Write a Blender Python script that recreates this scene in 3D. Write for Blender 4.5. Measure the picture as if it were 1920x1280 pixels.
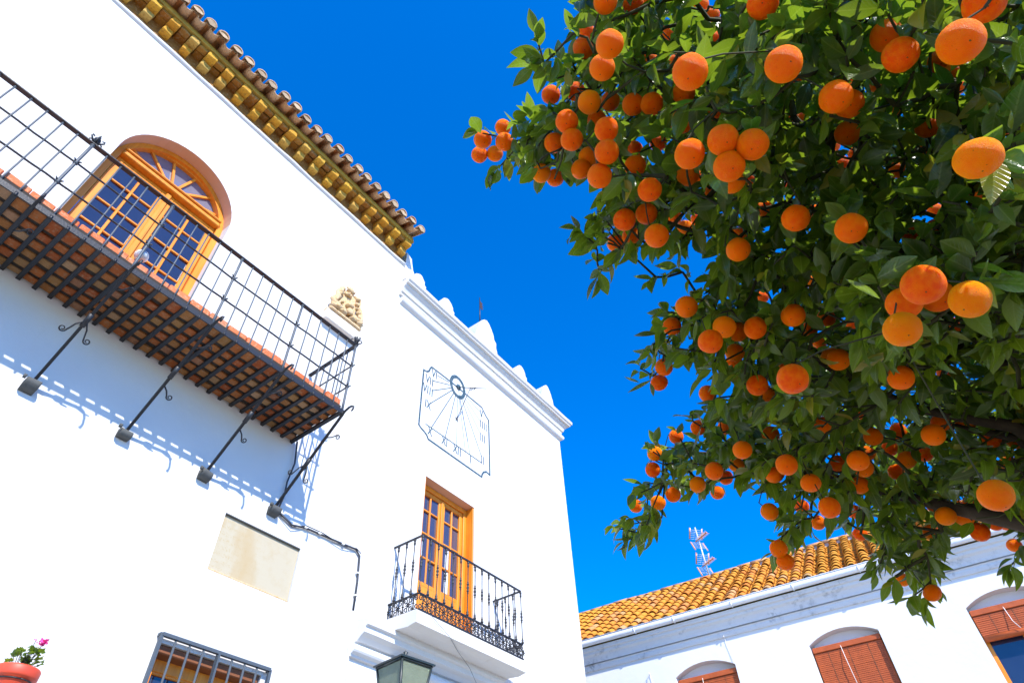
import bpy, bmesh, math, random
import numpy as np
from mathutils import Matrix, Vector, Euler, noise as mnoise

# ------------------------------------------------------------------ clear
for o in list(bpy.data.objects):
    bpy.data.objects.remove(o, do_unlink=True)
scene = bpy.context.scene
COL = scene.collection
random.seed(7)
RNG = np.random.default_rng(7)
R = math.radians

# ------------------------------------------------------------------ camera
# facade plane is X = 0 (faces +X, runs along Y); the photographer stands 6 m in front of it
CAM = Vector((6.0, 0.0, 1.6))
FPX = 1180.67                      # focal length in pixels of the 1920 px wide photograph
PITCH, ROLL, YAW = R(46.656), R(-2.786), R(34.89)
Fh = Vector((-math.sin(YAW), math.cos(YAW), 0)); Rh = Vector((math.cos(YAW), math.sin(YAW), 0))
F = Fh * math.cos(PITCH) + Vector((0, 0, math.sin(PITCH)))
U0 = Rh.cross(F)
RV = Rh * math.cos(ROLL) + U0 * math.sin(ROLL)
UV = U0 * math.cos(ROLL) - Rh * math.sin(ROLL)
cd = bpy.data.cameras.new('camera'); cam = bpy.data.objects.new('camera', cd); COL.objects.link(cam)
cd.sensor_width = 36.0; cd.lens = 36.0 * FPX / 1920.0; cd.clip_start = 0.05; cd.clip_end = 3000
M = Matrix.Identity(4)
for i in range(3):
    M[i][0] = RV[i]; M[i][1] = UV[i]; M[i][2] = -F[i]; M[i][3] = CAM[i]
cam.matrix_world = M
scene.camera = cam

def ray(px, py):
    return RV * float((px - 960) / FPX) - UV * float((py - 640) / FPX) + F      # depth 1 along F
def at_depth(px, py, z):
    return CAM + ray(px, py) * float(z)
def wp(px, py, X=0.0):             # surveyed point of the facade (or a plane parallel to it)
    d = ray(px, py); t = (X - CAM.x) / d.x
    return CAM + d * t
def proj(p):
    v = p - CAM; z = v.dot(F)
    return 960 + FPX * v.dot(RV) / z, 640 - FPX * v.dot(UV) / z, z

# ------------------------------------------------------------------ world, sun, exposure
LIGHT = Vector((-1.0, 0.475, -0.94)).normalized()      # direction the sunlight travels
TOSUN = -LIGHT
world = bpy.data.worlds.new('World'); scene.world = world; world.use_nodes = True
wn = world.node_tree; wn.nodes.clear()
sky = wn.nodes.new('ShaderNodeTexSky'); sky.sky_type = 'NISHITA'; sky.sun_disc = False
sky.sun_elevation = math.asin(TOSUN.z); sky.sun_rotation = math.atan2(TOSUN.x, TOSUN.y)
sky.air_density = 0.7; sky.dust_density = 0.0; sky.ozone_density = 3.0; sky.altitude = 200
hs = wn.nodes.new('ShaderNodeHueSaturation'); hs.inputs['Saturation'].default_value = 1.85; hs.inputs['Hue'].default_value = 0.511
hs.inputs['Value'].default_value = 1.48
bg = wn.nodes.new('ShaderNodeBackground'); bg.inputs['Strength'].default_value = 0.15
wo = wn.nodes.new('ShaderNodeOutputWorld')
gm = wn.nodes.new('ShaderNodeGamma'); gm.inputs['Gamma'].default_value = 0.92
wn.links.new(sky.outputs[0], gm.inputs['Color']); wn.links.new(gm.outputs[0], hs.inputs['Color']); wn.links.new(hs.outputs[0], bg.inputs['Color']); wn.links.new(bg.outputs[0], wo.inputs['Surface'])
sd = bpy.data.lights.new('sun', 'SUN'); sd.energy = 3.3; sd.angle = R(0.53); sd.color = (1.0, 0.95, 0.87)
sun = bpy.data.objects.new('sun', sd); COL.objects.link(sun); sun.location = (20, -12, 25)
sun.rotation_euler = LIGHT.to_track_quat('-Z', 'Y').to_euler()
scene.view_settings.view_transform = 'Standard'; scene.view_settings.look = 'None'
scene.view_settings.gamma = 1.0; scene.view_settings.use_curve_mapping = False
scene.view_settings.exposure = 1.2
scene.render.engine = 'CYCLES'
scene.cycles.max_bounces = 6; scene.cycles.diffuse_bounces = 4; scene.cycles.glossy_bounces = 3; scene.cycles.transmission_bounces = 5; scene.cycles.transparent_max_bounces = 8

# ------------------------------------------------------------------ node helpers / materials
class NT:
    def __init__(s, name):
        s.m = bpy.data.materials.new(name); s.m.use_nodes = True; s.t = s.m.node_tree; s.t.nodes.clear()
        s.out = s.n('ShaderNodeOutputMaterial'); s.b = s.n('ShaderNodeBsdfPrincipled')
        s.l(s.b.outputs[0], s.out.inputs['Surface'])
    def n(s, k, **kw):
        x = s.t.nodes.new(k)
        for a, v in kw.items(): setattr(x, a, v)
        return x
    def l(s, a, b): s.t.links.new(a, b)
    def set(s, **kw):
        for k, v in kw.items(): s.b.inputs[k.replace('_', ' ')].default_value = v
    def coord(s, kind='Object'):
        return s.n('ShaderNodeTexCoord').outputs[kind]
    def pos(s):
        return s.n('ShaderNodeNewGeometry').outputs['Position']
    def noise(s, vec, scale, detail=4, rough=0.55, stretch=None):
        if stretch:
            mp = s.n('ShaderNodeMapping'); mp.inputs['Scale'].default_value = stretch; s.l(vec, mp.inputs['Vector']); vec = mp.outputs[0]
        x = s.n('ShaderNodeTexNoise'); x.inputs['Scale'].default_value = scale; x.inputs['Detail'].default_value = detail
        x.inputs['Roughness'].default_value = rough; s.l(vec, x.inputs['Vector']); return x.outputs['Fac']
    def ramp(s, fac, stops):
        x = s.n('ShaderNodeValToRGB'); e = x.color_ramp.elements
        while len(e) < len(stops): e.new(0.5)
        for i, (p, c) in enumerate(stops):
            e[i].position = p; e[i].color = (c[0], c[1], c[2], 1) if not isinstance(c, float) else (c, c, c, 1)
        s.l(fac, x.inputs['Fac']); return x.outputs['Color']
    def mix(s, fac, a, b, mode='MIX'):
        x = s.n('ShaderNodeMix'); x.data_type = 'RGBA'; x.blend_type = mode
        for sock, v in ((x.inputs[0], fac), (x.inputs[6], a), (x.inputs[7], b)):
            if hasattr(v, 'links') or hasattr(v, 'is_linked'): s.l(v, sock)
            elif isinstance(v, (int, float)): sock.default_value = v
            else: sock.default_value = (v[0], v[1], v[2], 1)
        return x.outputs[2]
    def mth(s, op, a, b=None, c=None):
        x = s.n('ShaderNodeMath'); x.operation = op
        for i, v in enumerate((a, b, c)):
            if v is None: continue
            if hasattr(v, 'is_linked'): s.l(v, x.inputs[i])
            else: x.inputs[i].default_value = v
        return x.outputs[0]
    def bump(s, h, strength, dist=0.01, chain=None):
        x = s.n('ShaderNodeBump'); x.inputs['Strength'].default_value = strength; x.inputs['Distance'].default_value = dist
        s.l(h, x.inputs['Height'])
        if chain is not None: s.l(chain, x.inputs['Normal'])
        return x.outputs['Normal']
    def rnd(s):
        return s.n('ShaderNodeObjectInfo').outputs['Random']
    def color(s, c): s.l(c, s.b.inputs['Base Color'])
    def normal(s, c): s.l(c, s.b.inputs['Normal'])

def m_plaster(name, base=(0.80, 0.80, 0.80), stain=0.25, stain_col=(0.50, 0.45, 0.36), scale=1.0, lo=0.58):
    k = NT(name); p = k.pos()
    n1 = k.noise(p, 1.1 * scale, 6, 0.62); n2 = k.noise(p, 6 * scale, 5, 0.7); n3 = k.noise(p, 45, 4, 0.6)
    drip = k.noise(p, 2.2, 5, 0.65, (1.0, 3.2, 0.35))
    c = k.mix(k.ramp(n1, [(0.35, 0.0), (0.75, 1.0)]), base, tuple(b * 0.95 for b in base))
    st = k.mth('MULTIPLY', k.ramp(drip, [(lo, 0.0), (lo + 0.2, 1.0)]), k.ramp(n2, [(0.45, 0.0), (0.7, 1.0)]))
    c = k.mix(k.mth('MULTIPLY', st, stain), c, stain_col)
    k.color(c); k.set(Roughness=0.9, Specular_IOR_Level=0.2)
    b1 = k.bump(n1, 0.25, 0.05); b2 = k.bump(n2, 0.22, 0.012, b1); k.normal(k.bump(n3, 0.14, 0.003, b2))
    return k.m

def m_simple(name, col, rough=0.6, var=0.15, nscale=20, bumpv=0.1, metal=0.0, spec=0.5, objvar=0.0, dirt=None, dirt_amt=0.5):
    k = NT(name); p = k.pos()
    n = k.noise(p, nscale, 5, 0.6)
    c = k.mix(n, tuple(x * (1 - var) for x in col), tuple(min(1, x * (1 + var)) for x in col))
    if objvar:
        h = k.n('ShaderNodeHueSaturation'); h.inputs['Saturation'].default_value = 1.0
        v = k.n('ShaderNodeMapRange'); v.inputs[3].default_value = 1 - objvar; v.inputs[4].default_value = 1 + objvar
        k.l(k.rnd(), v.inputs[0]); k.l(v.outputs[0], h.inputs['Value']); k.l(c, h.inputs['Color']); c = h.outputs[0]
    if dirt:
        n2 = k.noise(p, nscale * 0.35, 6, 0.7)
        c = k.mix(k.mth('MULTIPLY', k.ramp(n2, [(0.48, 0.0), (0.66, 1.0)]), dirt_amt), c, dirt)
    k.color(c); k.set(Roughness=rough, Metallic=metal, Specular_IOR_Level=spec)
    if bumpv: k.normal(k.bump(n, bumpv, 0.01))
    return k.m

def m_brick(name, stops, mottled, rough=0.85):
    k = NT(name); p = k.pos()
    base = k.ramp(k.rnd(), stops)
    n = k.noise(p, 26, 6, 0.7); n2 = k.noise(p, 90, 4, 0.6)
    c = k.mix(k.ramp(n, [(0.50, 0.0), (0.68, 1.0)]), base, mottled)
    c = k.mix(k.mth('MULTIPLY', k.ramp(n2, [(0.35, 0.0), (0.75, 1.0)]), 0.35), c, (0.08, 0.045, 0.02))
    k.color(c); k.set(Roughness=rough, Specular_IOR_Level=0.2)
    k.normal(k.bump(n2, 0.5, 0.006, k.bump(n, 0.5, 0.012)))
    return k.m

MAT = {}
MAT['plaster'] = m_plaster('white_render', (0.64, 0.64, 0.635), 0.30)
MAT['plaster_old'] = m_plaster('weathered_white_render', (0.63, 0.62, 0.59), 0.75, (0.36, 0.31, 0.23))
MAT['plaster_house'] = m_plaster('house_white_render', (0.72, 0.72, 0.72), 0.25)
MAT['plaster_cap'] = m_plaster('lichened_capping', (0.40, 0.39, 0.36), 0.8, (0.20, 0.19, 0.15), 3.0)
MAT['plaster_dirty'] = m_plaster('sooty_cornice_render', (0.70, 0.69, 0.67), 1.0, (0.10, 0.09, 0.08), 1.6, 0.50)
MAT['reveal'] = m_simple('bounce_tinted_soffit_render', (0.62, 0.40, 0.27), 0.9, 0.08, 6, 0.1, 0, 0.2)  # tan carries the soffits' shade and orange wood bounce in its colour
MAT['iron'] = m_simple('black_wrought_iron', (0.020, 0.021, 0.024), 0.45, 0.35, 60, 0.25, 0.0, 0.4)
MAT['iron_grey'] = m_simple('blue_grey_iron', (0.07, 0.085, 0.10), 0.5, 0.2, 60, 0.15, 0.0, 0.4)
MAT['iron_rust'] = m_simple('rusty_iron', (0.06, 0.035, 0.035), 0.8, 0.4, 60, 0.3, 0.0, 0.3)
k = NT('orange_varnished_wood'); p = k.pos()
g1_ = k.noise(p, 5.0, 6, 0.7, (6, 7, 0.35)); g2_ = k.noise(p, 1.3, 3, 0.6)
c = k.mix(k.ramp(g1_, [(0.35, 0.0), (0.7, 1.0)]), (0.62, 0.17, 0.008), (0.82, 0.29, 0.016)); c = k.mix(k.mth('MULTIPLY', k.ramp(g2_, [(0.4, 0.0), (0.7, 1.0)]), 0.35), c, (0.80, 0.36, 0.05))
k.color(c); k.set(Roughness=0.42, Specular_IOR_Level=0.4); k.normal(k.bump(g1_, 0.12, 0.004)); MAT['wood'] = k.m
MAT['wood_brown'] = m_simple('brown_wood', (0.20, 0.07, 0.025), 0.6, 0.25, 14, 0.1, 0, 0.4)
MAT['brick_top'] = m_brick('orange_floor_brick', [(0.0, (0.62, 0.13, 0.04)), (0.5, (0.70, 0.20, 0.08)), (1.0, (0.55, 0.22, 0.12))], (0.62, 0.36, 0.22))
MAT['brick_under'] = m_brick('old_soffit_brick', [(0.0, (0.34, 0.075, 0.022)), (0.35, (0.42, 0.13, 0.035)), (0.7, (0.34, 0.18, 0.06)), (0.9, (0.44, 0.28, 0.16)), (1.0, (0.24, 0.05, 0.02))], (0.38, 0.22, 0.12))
MAT['mortar'] = m_simple('dark_mortar', (0.055, 0.045, 0.038), 0.95, 0.3, 40, 0.4, 0, 0.1)
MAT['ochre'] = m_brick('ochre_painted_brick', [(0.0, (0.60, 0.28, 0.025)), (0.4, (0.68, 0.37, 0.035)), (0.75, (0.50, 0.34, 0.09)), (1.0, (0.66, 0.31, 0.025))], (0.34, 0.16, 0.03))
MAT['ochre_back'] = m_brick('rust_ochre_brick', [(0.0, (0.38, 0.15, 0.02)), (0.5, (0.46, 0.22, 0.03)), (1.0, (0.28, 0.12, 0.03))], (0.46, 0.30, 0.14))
MAT['ochre_board'] = m_simple('ochre_eaves_board', (0.42, 0.28, 0.05), 0.85, 0.3, 12, 0.2, 0, 0.2, 0, (0.16, 0.11, 0.03))
MAT['eave_tile'] = m_brick('weathered_eaves_tile', [(0.0, (0.64, 0.36, 0.18)), (0.4, (0.68, 0.44, 0.24)), (0.8, (0.62, 0.26, 0.09)), (1.0, (0.68, 0.48, 0.28))], (0.36, 0.25, 0.15))
MAT['roof_tile'] = m_brick('ochre_roof_tile', [(0.0, (0.68, 0.25, 0.03)), (0.5, (0.72, 0.31, 0.035)), (0.8, (0.66, 0.20, 0.035)), (0.95, (0.64, 0.36, 0.16)), (1.0, (0.50, 0.30, 0.12))], (0.60, 0.30, 0.05))
MAT['ridge_tile'] = m_brick('ridge_tile_clay', [(0.0, (0.60, 0.27, 0.10)), (0.6, (0.62, 0.36, 0.18)), (1.0, (0.16, 0.13, 0.14))], (0.50, 0.36, 0.24))
MAT['plug'] = m_simple('pale_eaves_mortar', (0.46, 0.34, 0.22), 0.9, 0.35, 22, 0.4, 0, 0.2, 0.22, (0.28, 0.18, 0.10), 0.7)
MAT['lime'] = m_simple('lime_mortar', (0.62, 0.62, 0.62), 0.9, 0.2, 30, 0.3, 0, 0.2, 0.12)
MAT['gutter'] = m_simple('white_gutter_enamel', (0.78, 0.79, 0.80), 0.35, 0.05, 8, 0.03, 0, 0.5, 0, (0.55, 0.50, 0.44), 0.25)
MAT['blind'] = m_simple('red_brown_slat_wood', (0.44, 0.088, 0.018), 0.55, 0.35, 9, 0.1, 0, 0.4)
MAT['cord'] = m_simple('white_cord', (0.75, 0.68, 0.62), 0.8, 0.05, 9, 0)
MAT['stone'] = m_brick('carved_ochre_stone', [(0.0, (0.68, 0.50, 0.29)), (1.0, (0.68, 0.50, 0.29))], (0.60, 0.32, 0.10))
MAT['stone_pale'] = m_simple('pale_cream_stone', (0.74, 0.68, 0.58), 0.85, 0.08, 12, 0.15, 0, 0.2)
MAT['foot'] = m_simple('grey_cement', (0.085, 0.088, 0.085), 0.85, 0.4, 24, 0.5, 0, 0.3)
MAT['cable'] = m_simple('black_cable', (0.035, 0.037, 0.045), 0.5, 0.1, 20, 0)
MAT['conduit'] = m_simple('whitewashed_cable', (0.72, 0.72, 0.72), 0.8, 0.1, 20, 0)
k = NT('faded_dial_paint'); p = k.pos(); n = k.noise(p, 22, 5, 0.7)
k.color(k.mix(k.ramp(n, [(0.54, 0.0), (0.78, 1.0)]), (0.04, 0.08, 0.11), (0.34, 0.40, 0.44))); k.set(Roughness=0.85, Specular_IOR_Level=0.2); MAT['paint_blue'] = k.m
MAT['lamp_iron'] = m_simple('dark_green_cast_iron', (0.02, 0.03, 0.03), 0.4, 0.2, 40, 0.1)
MAT['pot'] = m_simple('red_glazed_pot', (0.58, 0.060, 0.022), 0.5, 0.12, 12, 0.06)
MAT['soil'] = m_simple('potting_soil', (0.05, 0.035, 0.025), 0.95, 0.3, 60, 0.4)
MAT['petal'] = m_simple('pink_petal', (0.80, 0.06, 0.30), 0.6, 0.2, 40, 0, 0, 0.3)
MAT['alu'] = m_simple('antenna_aluminium', (0.62, 0.62, 0.62), 0.4, 0.1, 30, 0, 0.3)
MAT['antenna_orange'] = m_simple('orange_antenna_plastic', (0.75, 0.30, 0.10), 0.5, 0.1, 30, 0)
MAT['ground'] = m_simple('pale_stone_paving', (0.29, 0.25, 0.19), 0.9, 0.2, 3, 0.2)
MAT['dark_room'] = m_simple('dark_interior', (0.02, 0.02, 0.025), 0.9, 0.1, 5, 0)

def m_glass(name, base, rough, curtain=0.0):
    k = NT(name); p = k.pos(); n = k.noise(p, 2.5, 2, 0.4)
    k.color(k.mix(n, tuple(b * 0.8 for b in base), tuple(b * 1.2 for b in base)))
    k.set(Roughness=rough, Specular_IOR_Level=0.6, Coat_Weight=0.5, Coat_Roughness=0.02)
    k.normal(k.bump(n, 0.04, 0.02)); return k.m
MAT['glass'] = m_glass('window_glass', (0.022, 0.028, 0.060), 0.05)
MAT['glass_fan'] = m_glass('curtained_fanlight_glass', (0.17, 0.16, 0.21), 0.06)
MAT['glass_curtain'] = m_glass('curtained_door_glass', (0.05, 0.05, 0.09), 0.04)
MAT['curtain'] = m_simple('white_net_curtain', (0.62, 0.63, 0.66), 0.9, 0.1, 30, 0.1)

k = NT('lantern_glass'); p = k.pos()
n = k.noise(p, 130, 3, 0.6); n0 = k.noise(p, 12, 3, 0.6)
k.color(k.mix(n0, (0.22, 0.27, 0.19), (0.34, 0.39, 0.29))); k.set(Roughness=0.35, Transmission_Weight=0.35, IOR=1.2)
k.normal(k.bump(n, 0.8, 0.004)); MAT['lantern_glass'] = k.m

# orange peel
k = NT('orange_peel'); p = k.coord('Object')
vo = k.n('ShaderNodeTexVoronoi'); vo.inputs['Scale'].default_value = 55; k.l(p, vo.inputs['Vector'])
n = k.noise(p, 5.5, 4, 0.6); rn = k.rnd()
c = k.ramp(rn, [(0.0, (0.86, 0.075, 0.0)), (0.35, (0.93, 0.125, 0.0)), (0.8, (0.96, 0.17, 0.0)), (1.0, (0.96, 0.26, 0.0))])
c = k.mix(k.ramp(n, [(0.35, 0.0), (0.75, 1.0)]), c, (0.96, 0.20, 0.0))
sp = k.noise(p, 17, 2, 0.5)
c = k.mix(k.ramp(sp, [(0.72, 0.0), (0.745, 0.55)]), c, (0.20, 0.07, 0.01))
sepz = k.n('ShaderNodeSeparateXYZ'); k.l(p, sepz.inputs[0])
scar = k.ramp(k.mth('MULTIPLY', k.mth('ADD', k.mth('MULTIPLY', sepz.outputs['X'], sepz.outputs['X']), k.mth('MULTIPLY', sepz.outputs['Y'], sepz.outputs['Y'])), 1800.0), [(0.6, 1.0), (1.0, 0.0)])
low = k.mth('LESS_THAN', sepz.outputs['Z'], 0.0)
c = k.mix(k.mth('MULTIPLY', scar, low), c, (0.16, 0.09, 0.02))
k.color(c); k.set(Roughness=0.40, Specular_IOR_Level=0.07, Subsurface_Weight=0.85, Subsurface_Radius=(1.0, 0.35, 0.03), Subsurface_Scale=0.028)
k.normal(k.bump(vo.outputs['Distance'], 0.5, 0.018, k.bump(n, 0.10, 0.06))); MAT['orange'] = k.m

def m_leaf(name, use_attr):
    k = NT(name)
    uv = k.n('ShaderNodeUVMap'); uv.uv_map = 'UVMap'; sx = k.n('ShaderNodeSeparateXYZ'); k.l(uv.outputs[0], sx.inputs[0])
    if use_attr:
        a = k.n('ShaderNodeAttribute'); a.attribute_name = 'rnd'; rn = a.outputs['Fac']
    else:
        rn = k.rnd()
    top = k.ramp(rn, [(0.0, (0.006, 0.022, 0.003)), (0.4, (0.011, 0.042, 0.004)), (0.75, (0.032, 0.085, 0.008)), (0.93, (0.10, 0.16, 0.012)), (1.0, (0.32, 0.24, 0.02))])
    und = k.ramp(rn, [(0.0, (0.018, 0.042, 0.005)), (0.5, (0.036, 0.084, 0.009)), (0.9, (0.11, 0.17, 0.016)), (1.0, (0.36, 0.26, 0.025))])
    geo = k.n('ShaderNodeNewGeometry')
    c = k.mix(geo.outputs['Backfacing'], top, und)
    # midrib and side veins from the leaf's own coordinates
    ax = k.mth('ABSOLUTE', k.mth('SUBTRACT', sx.outputs['X'], 0.5))
    rib = k.ramp(ax, [(0.018, 1.0), (0.05, 0.0)])
    vv = k.mth('FRACT', k.mth('ADD', k.mth('MULTIPLY', sx.outputs['Y'], 9.0), k.mth('MULTIPLY', ax, -4.0)))
    vein = k.ramp(k.mth('ABSOLUTE', k.mth('SUBTRACT', vv, 0.5)), [(0.03, 1.0), (0.16, 0.0)])
    light = k.mix(0.55, c, (0.20, 0.25, 0.06))
    c = k.mix(k.mth('MAXIMUM', k.mth('MULTIPLY', rib, 0.8), k.mth('MULTIPLY', vein, 0.22)), c, light)
    pn = k.noise(k.pos(), 38, 4, 0.65)
    c = k.mix(k.mth('MULTIPLY', k.ramp(pn, [(0.56, 0.0), (0.72, 1.0)]), 0.5), c, (0.16, 0.17, 0.02))
    k.color(c); k.set(Roughness=0.24, Specular_IOR_Level=0.55)
    pu = k.bump(k.mth('ADD', vein, pn), 0.35, 0.0035); k.normal(pu)
    tr = k.n('ShaderNodeBsdfTranslucent'); tc = k.mix(0.65, c, (0.36, 0.54, 0.02)); k.l(tc, tr.inputs['Color'])
    mx = k.n('ShaderNodeMixShader'); mx.inputs[0].default_value = 0.40
    k.l(k.b.outputs[0], mx.inputs[1]); k.l(tr.outputs[0], mx.inputs[2]); k.l(mx.outputs[0], k.out.inputs['Surface'])
    return k.m
MAT['leaf'] = m_leaf('citrus_leaf', False)
MAT['leaf_mass'] = m_leaf('citrus_leaf_mass', True)
MAT['bark'] = m_simple('citrus_bark', (0.060, 0.045, 0.030), 0.9, 0.35, 30, 0.5, 0, 0.2)
MAT['twig'] = m_simple('green_brown_twig', (0.045, 0.045, 0.018), 0.8, 0.3, 30, 0.3, 0, 0.2)

# plaque: worn limestone with faint, illegible rows of cutting and rust-yellow streaks
k = NT('worn_inscribed_limestone'); p = k.coord('Object')
n = k.noise(p, 9, 6, 0.65); fine = k.noise(p, 60, 3, 0.6, (1, 1.0, 0.8)); big = k.noise(p, 2.0, 3, 0.5, (1, 1.6, 0.5))
sx = k.n('ShaderNodeSeparateXYZ'); k.l(p, sx.inputs[0])
row = k.ramp(k.mth('ABSOLUTE', k.mth('SUBTRACT', k.mth('FRACT', k.mth('MULTIPLY', sx.outputs['Z'], 13.0)), 0.5)), [(0.22, 1.0), (0.34, 0.0)])
leftish = k.ramp(k.mth('ADD', k.mth('MULTIPLY', sx.outputs['Y'], 1.0), 0.5), [(0.15, 1.0), (0.75, 0.0)])
cut = k.mth('MULTIPLY', k.mth('MULTIPLY', row, leftish), k.ramp(fine, [(0.52, 0.0), (0.60, 1.0)]))
c = k.mix(k.mth('MULTIPLY', k.ramp(big, [(0.45, 0.0), (0.65, 1.0)]), leftish), (0.44, 0.385, 0.28), (0.40, 0.27, 0.11))
c = k.mix(k.mth('MULTIPLY', k.ramp(n, [(0.5, 0.0), (0.7, 1.0)]), 0.3), c, (0.40, 0.30, 0.15))
c = k.mix(k.mth('MULTIPLY', cut, 0.45), c, (0.40, 0.30, 0.14))
k.color(c); k.set(Roughness=0.85, Specular_IOR_Level=0.2); k.normal(k.bump(n, 0.25, 0.006, k.bump(cut, -0.4, 0.004))); MAT['plaque'] = k.m

# ------------------------------------------------------------------ object helpers
WORLD_THINGS = {}
def link(o, parent):
    COL.objects.link(o)
    if parent is not None:
        o.parent = parent
        if parent.name in WORLD_THINGS: o.matrix_parent_inverse = Matrix.Translation(-WORLD_THINGS[parent.name])
    return o
def thing(name, label, cat, loc=(0, 0, 0), rotz=None, group=None):
    """Empty at the base of a thing. rotz None: its parts are given in world coordinates."""
    o = bpy.data.objects.new(name, None); COL.objects.link(o); o.location = loc; o.empty_display_size = 0.2
    if rotz is None: WORLD_THINGS[o.name] = Vector(loc)
    else: o.rotation_euler.z = rotz
    tag(o, label, cat, group); return o
def tag(o, label=None, cat=None, group=None, kind=None):
    if label: o['label'] = label
    if cat: o['category'] = cat
    if group: o['group'] = group
    if kind: o['kind'] = kind
    return o

class MB:
    """collects shapes; build() links them as one mesh object"""
    def __init__(s): s.v = []; s.f = []; s.sm = []; s.uv = None
    def add(s, vs, fs, smooth=False):
        o = len(s.v); s.v += [tuple(x) for x in vs]; s.f += [tuple(i + o for i in q) for q in fs]; s.sm += [smooth] * len(fs); return s
    def box(s, x0, x1, y0, y1, z0, z1, jit=0.0):
        vs = [(x, y, z) for x in (x0, x1) for y in (y0, y1) for z in (z0, z1)]
        if jit: vs = [tuple(c + random.uniform(-jit, jit) for c in v) for v in vs]
        return s.add(vs, [(0, 1, 3, 2), (4, 6, 7, 5), (0, 4, 5, 1), (2, 3, 7, 6), (0, 2, 6, 4), (1, 5, 7, 3)])
    def rbox(s, x0, x1, y0, y1, z0, z1, b=0.01, jit=0.0):
        """box with chamfered edges"""
        bm = bmesh.new(); bmesh.ops.create_cube(bm, size=1)
        for v in bm.verts: v.co = Vector(((x0 + x1) / 2 + v.co.x * (x1 - x0), (y0 + y1) / 2 + v.co.y * (y1 - y0), (z0 + z1) / 2 + v.co.z * (z1 - z0)))
        if jit:
            for v in bm.verts: v.co += Vector((random.uniform(-jit, jit), random.uniform(-jit, jit), random.uniform(-jit, jit)))
        bmesh.ops.bevel(bm, geom=bm.edges[:], offset=b, segments=1, affect='EDGES')
        bm.verts.index_update(); s.add([v.co[:] for v in bm.verts], [[v.index for v in f.verts] for f in bm.faces]); bm.free(); return s
    def tube(s, pts, r, n=8, cap=True, smooth=True, flat=None):
        pts = [Vector(p) for p in pts]; rr = r if isinstance(r, (list, tuple)) else [r] * len(pts)
        t0 = (pts[1] - pts[0]).normalized(); a = t0.orthogonal().normalized() if flat is None else (Vector(flat) - t0 * t0.dot(Vector(flat))).normalized()
        vs = []; fs = []
        for i, p in enumerate(pts):
            t = (pts[min(i + 1, len(pts) - 1)] - pts[max(i - 1, 0)]).normalized()
            a = (a - t * a.dot(t)); a = a.normalized() if a.length > 1e-6 else t.orthogonal().normalized(); b = t.cross(a)
            for k in range(n):
                w = 2 * math.pi * (k + (0.5 if n == 4 else 0)) / n
                vs.append(p + (a * math.cos(w) + b * math.sin(w)) * rr[i])
        for i in range(len(pts) - 1):
            for k in range(n):
                fs.append((i * n + k, i * n + (k + 1) % n, (i + 1) * n + (k + 1) % n, (i + 1) * n + k))
        if cap: fs += [tuple(range(n - 1, -1, -1)), tuple(range((len(pts) - 1) * n, len(pts) * n))]
        return s.add(vs, fs, smooth and n > 4)
    def bar(s, a, b, w, h, up=(0, 0, 1)):
        """rectangular bar from a to b"""
        a = Vector(a); b = Vector(b); t = (b - a).normalized(); sd_ = t.cross(Vector(up)).normalized(); u = sd_.cross(t)
        vs = [p + sd_ * i * w / 2 + u * j * h / 2 for p in (a, b) for i in (-1, 1) for j in (-1, 1)]
        return s.add(vs, [(0, 1, 3, 2), (4, 6, 7, 5), (0, 4, 5, 1), (2, 3, 7, 6), (0, 2, 6, 4), (1, 5, 7, 3)])
    def lathe(s, prof, c=(0, 0, 0), n=20, smooth=True, axis='z'):
        vs = []; fs = []
        for (r, z) in prof:
            for k in range(n):
                w = 2 * math.pi * k / n; q = (r * math.cos(w), r * math.sin(w), z)
                vs.append((q[0] + c[0], q[1] + c[1], q[2] + c[2]))
        for i in range(len(prof) - 1):
            for k in range(n): fs.append((i * n + k, i * n + (k + 1) % n, (i + 1) * n + (k + 1) % n, (i + 1) * n + k))
        fs += [tuple(range(n - 1, -1, -1)), tuple(range((len(prof) - 1) * n, len(prof) * n))]
        return s.add(vs, fs, smooth)
    def extrude_y(s, prof, y0, y1, smooth=False, segs=1, wob=0.0, close=True):
        """profile of (x, z) swept along y"""
        n = len(prof); vs = []; fs = []
        for i in range(segs + 1):
            y = y0 + (y1 - y0) * i / segs
            for (x, z) in prof:
                d = wob * mnoise.noise(Vector((x * 3, y * 2.1, z * 3))) if wob else 0
                vs.append((x + d, y, z + d))
        for i in range(segs):
            for k in range(n if close else n - 1): fs.append((i * n + k, i * n + (k + 1) % n, (i + 1) * n + (k + 1) % n, (i + 1) * n + k))
        fs += [tuple(range(n - 1, -1, -1)), tuple(range(segs * n, (segs + 1) * n))]
        return s.add(vs, fs, smooth)
    def extrude_x(s, poly, x0, x1, smooth=False):
        """polygon of (y, z) given thickness along x"""
        n = len(poly); vs = [(x0, y, z) for y, z in poly] + [(x1, y, z) for y, z in poly]
        fs = [tuple(range(n - 1, -1, -1)), tuple(range(n, 2 * n))] + [(k, (k + 1) % n, n + (k + 1) % n, n + k) for k in range(n)]
        return s.add(vs, fs, smooth)
    def mesh(s, name, fix=True):
        me = bpy.data.meshes.new(name); me.from_pydata(s.v, [], s.f)
        for p, k in zip(me.polygons, s.sm): p.use_smooth = k
        if fix:
            bm = bmesh.new(); bm.from_mesh(me); bmesh.ops.recalc_face_normals(bm, faces=bm.faces[:]); bm.to_mesh(me); bm.free()
        me.update(); return me
    def build(s, name, mat, parent=None, fix=True):
        me = s.mesh(name, fix); me.materials.append(MAT[mat] if isinstance(mat, str) else mat)
        return link(bpy.data.objects.new(name, me), parent)
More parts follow.
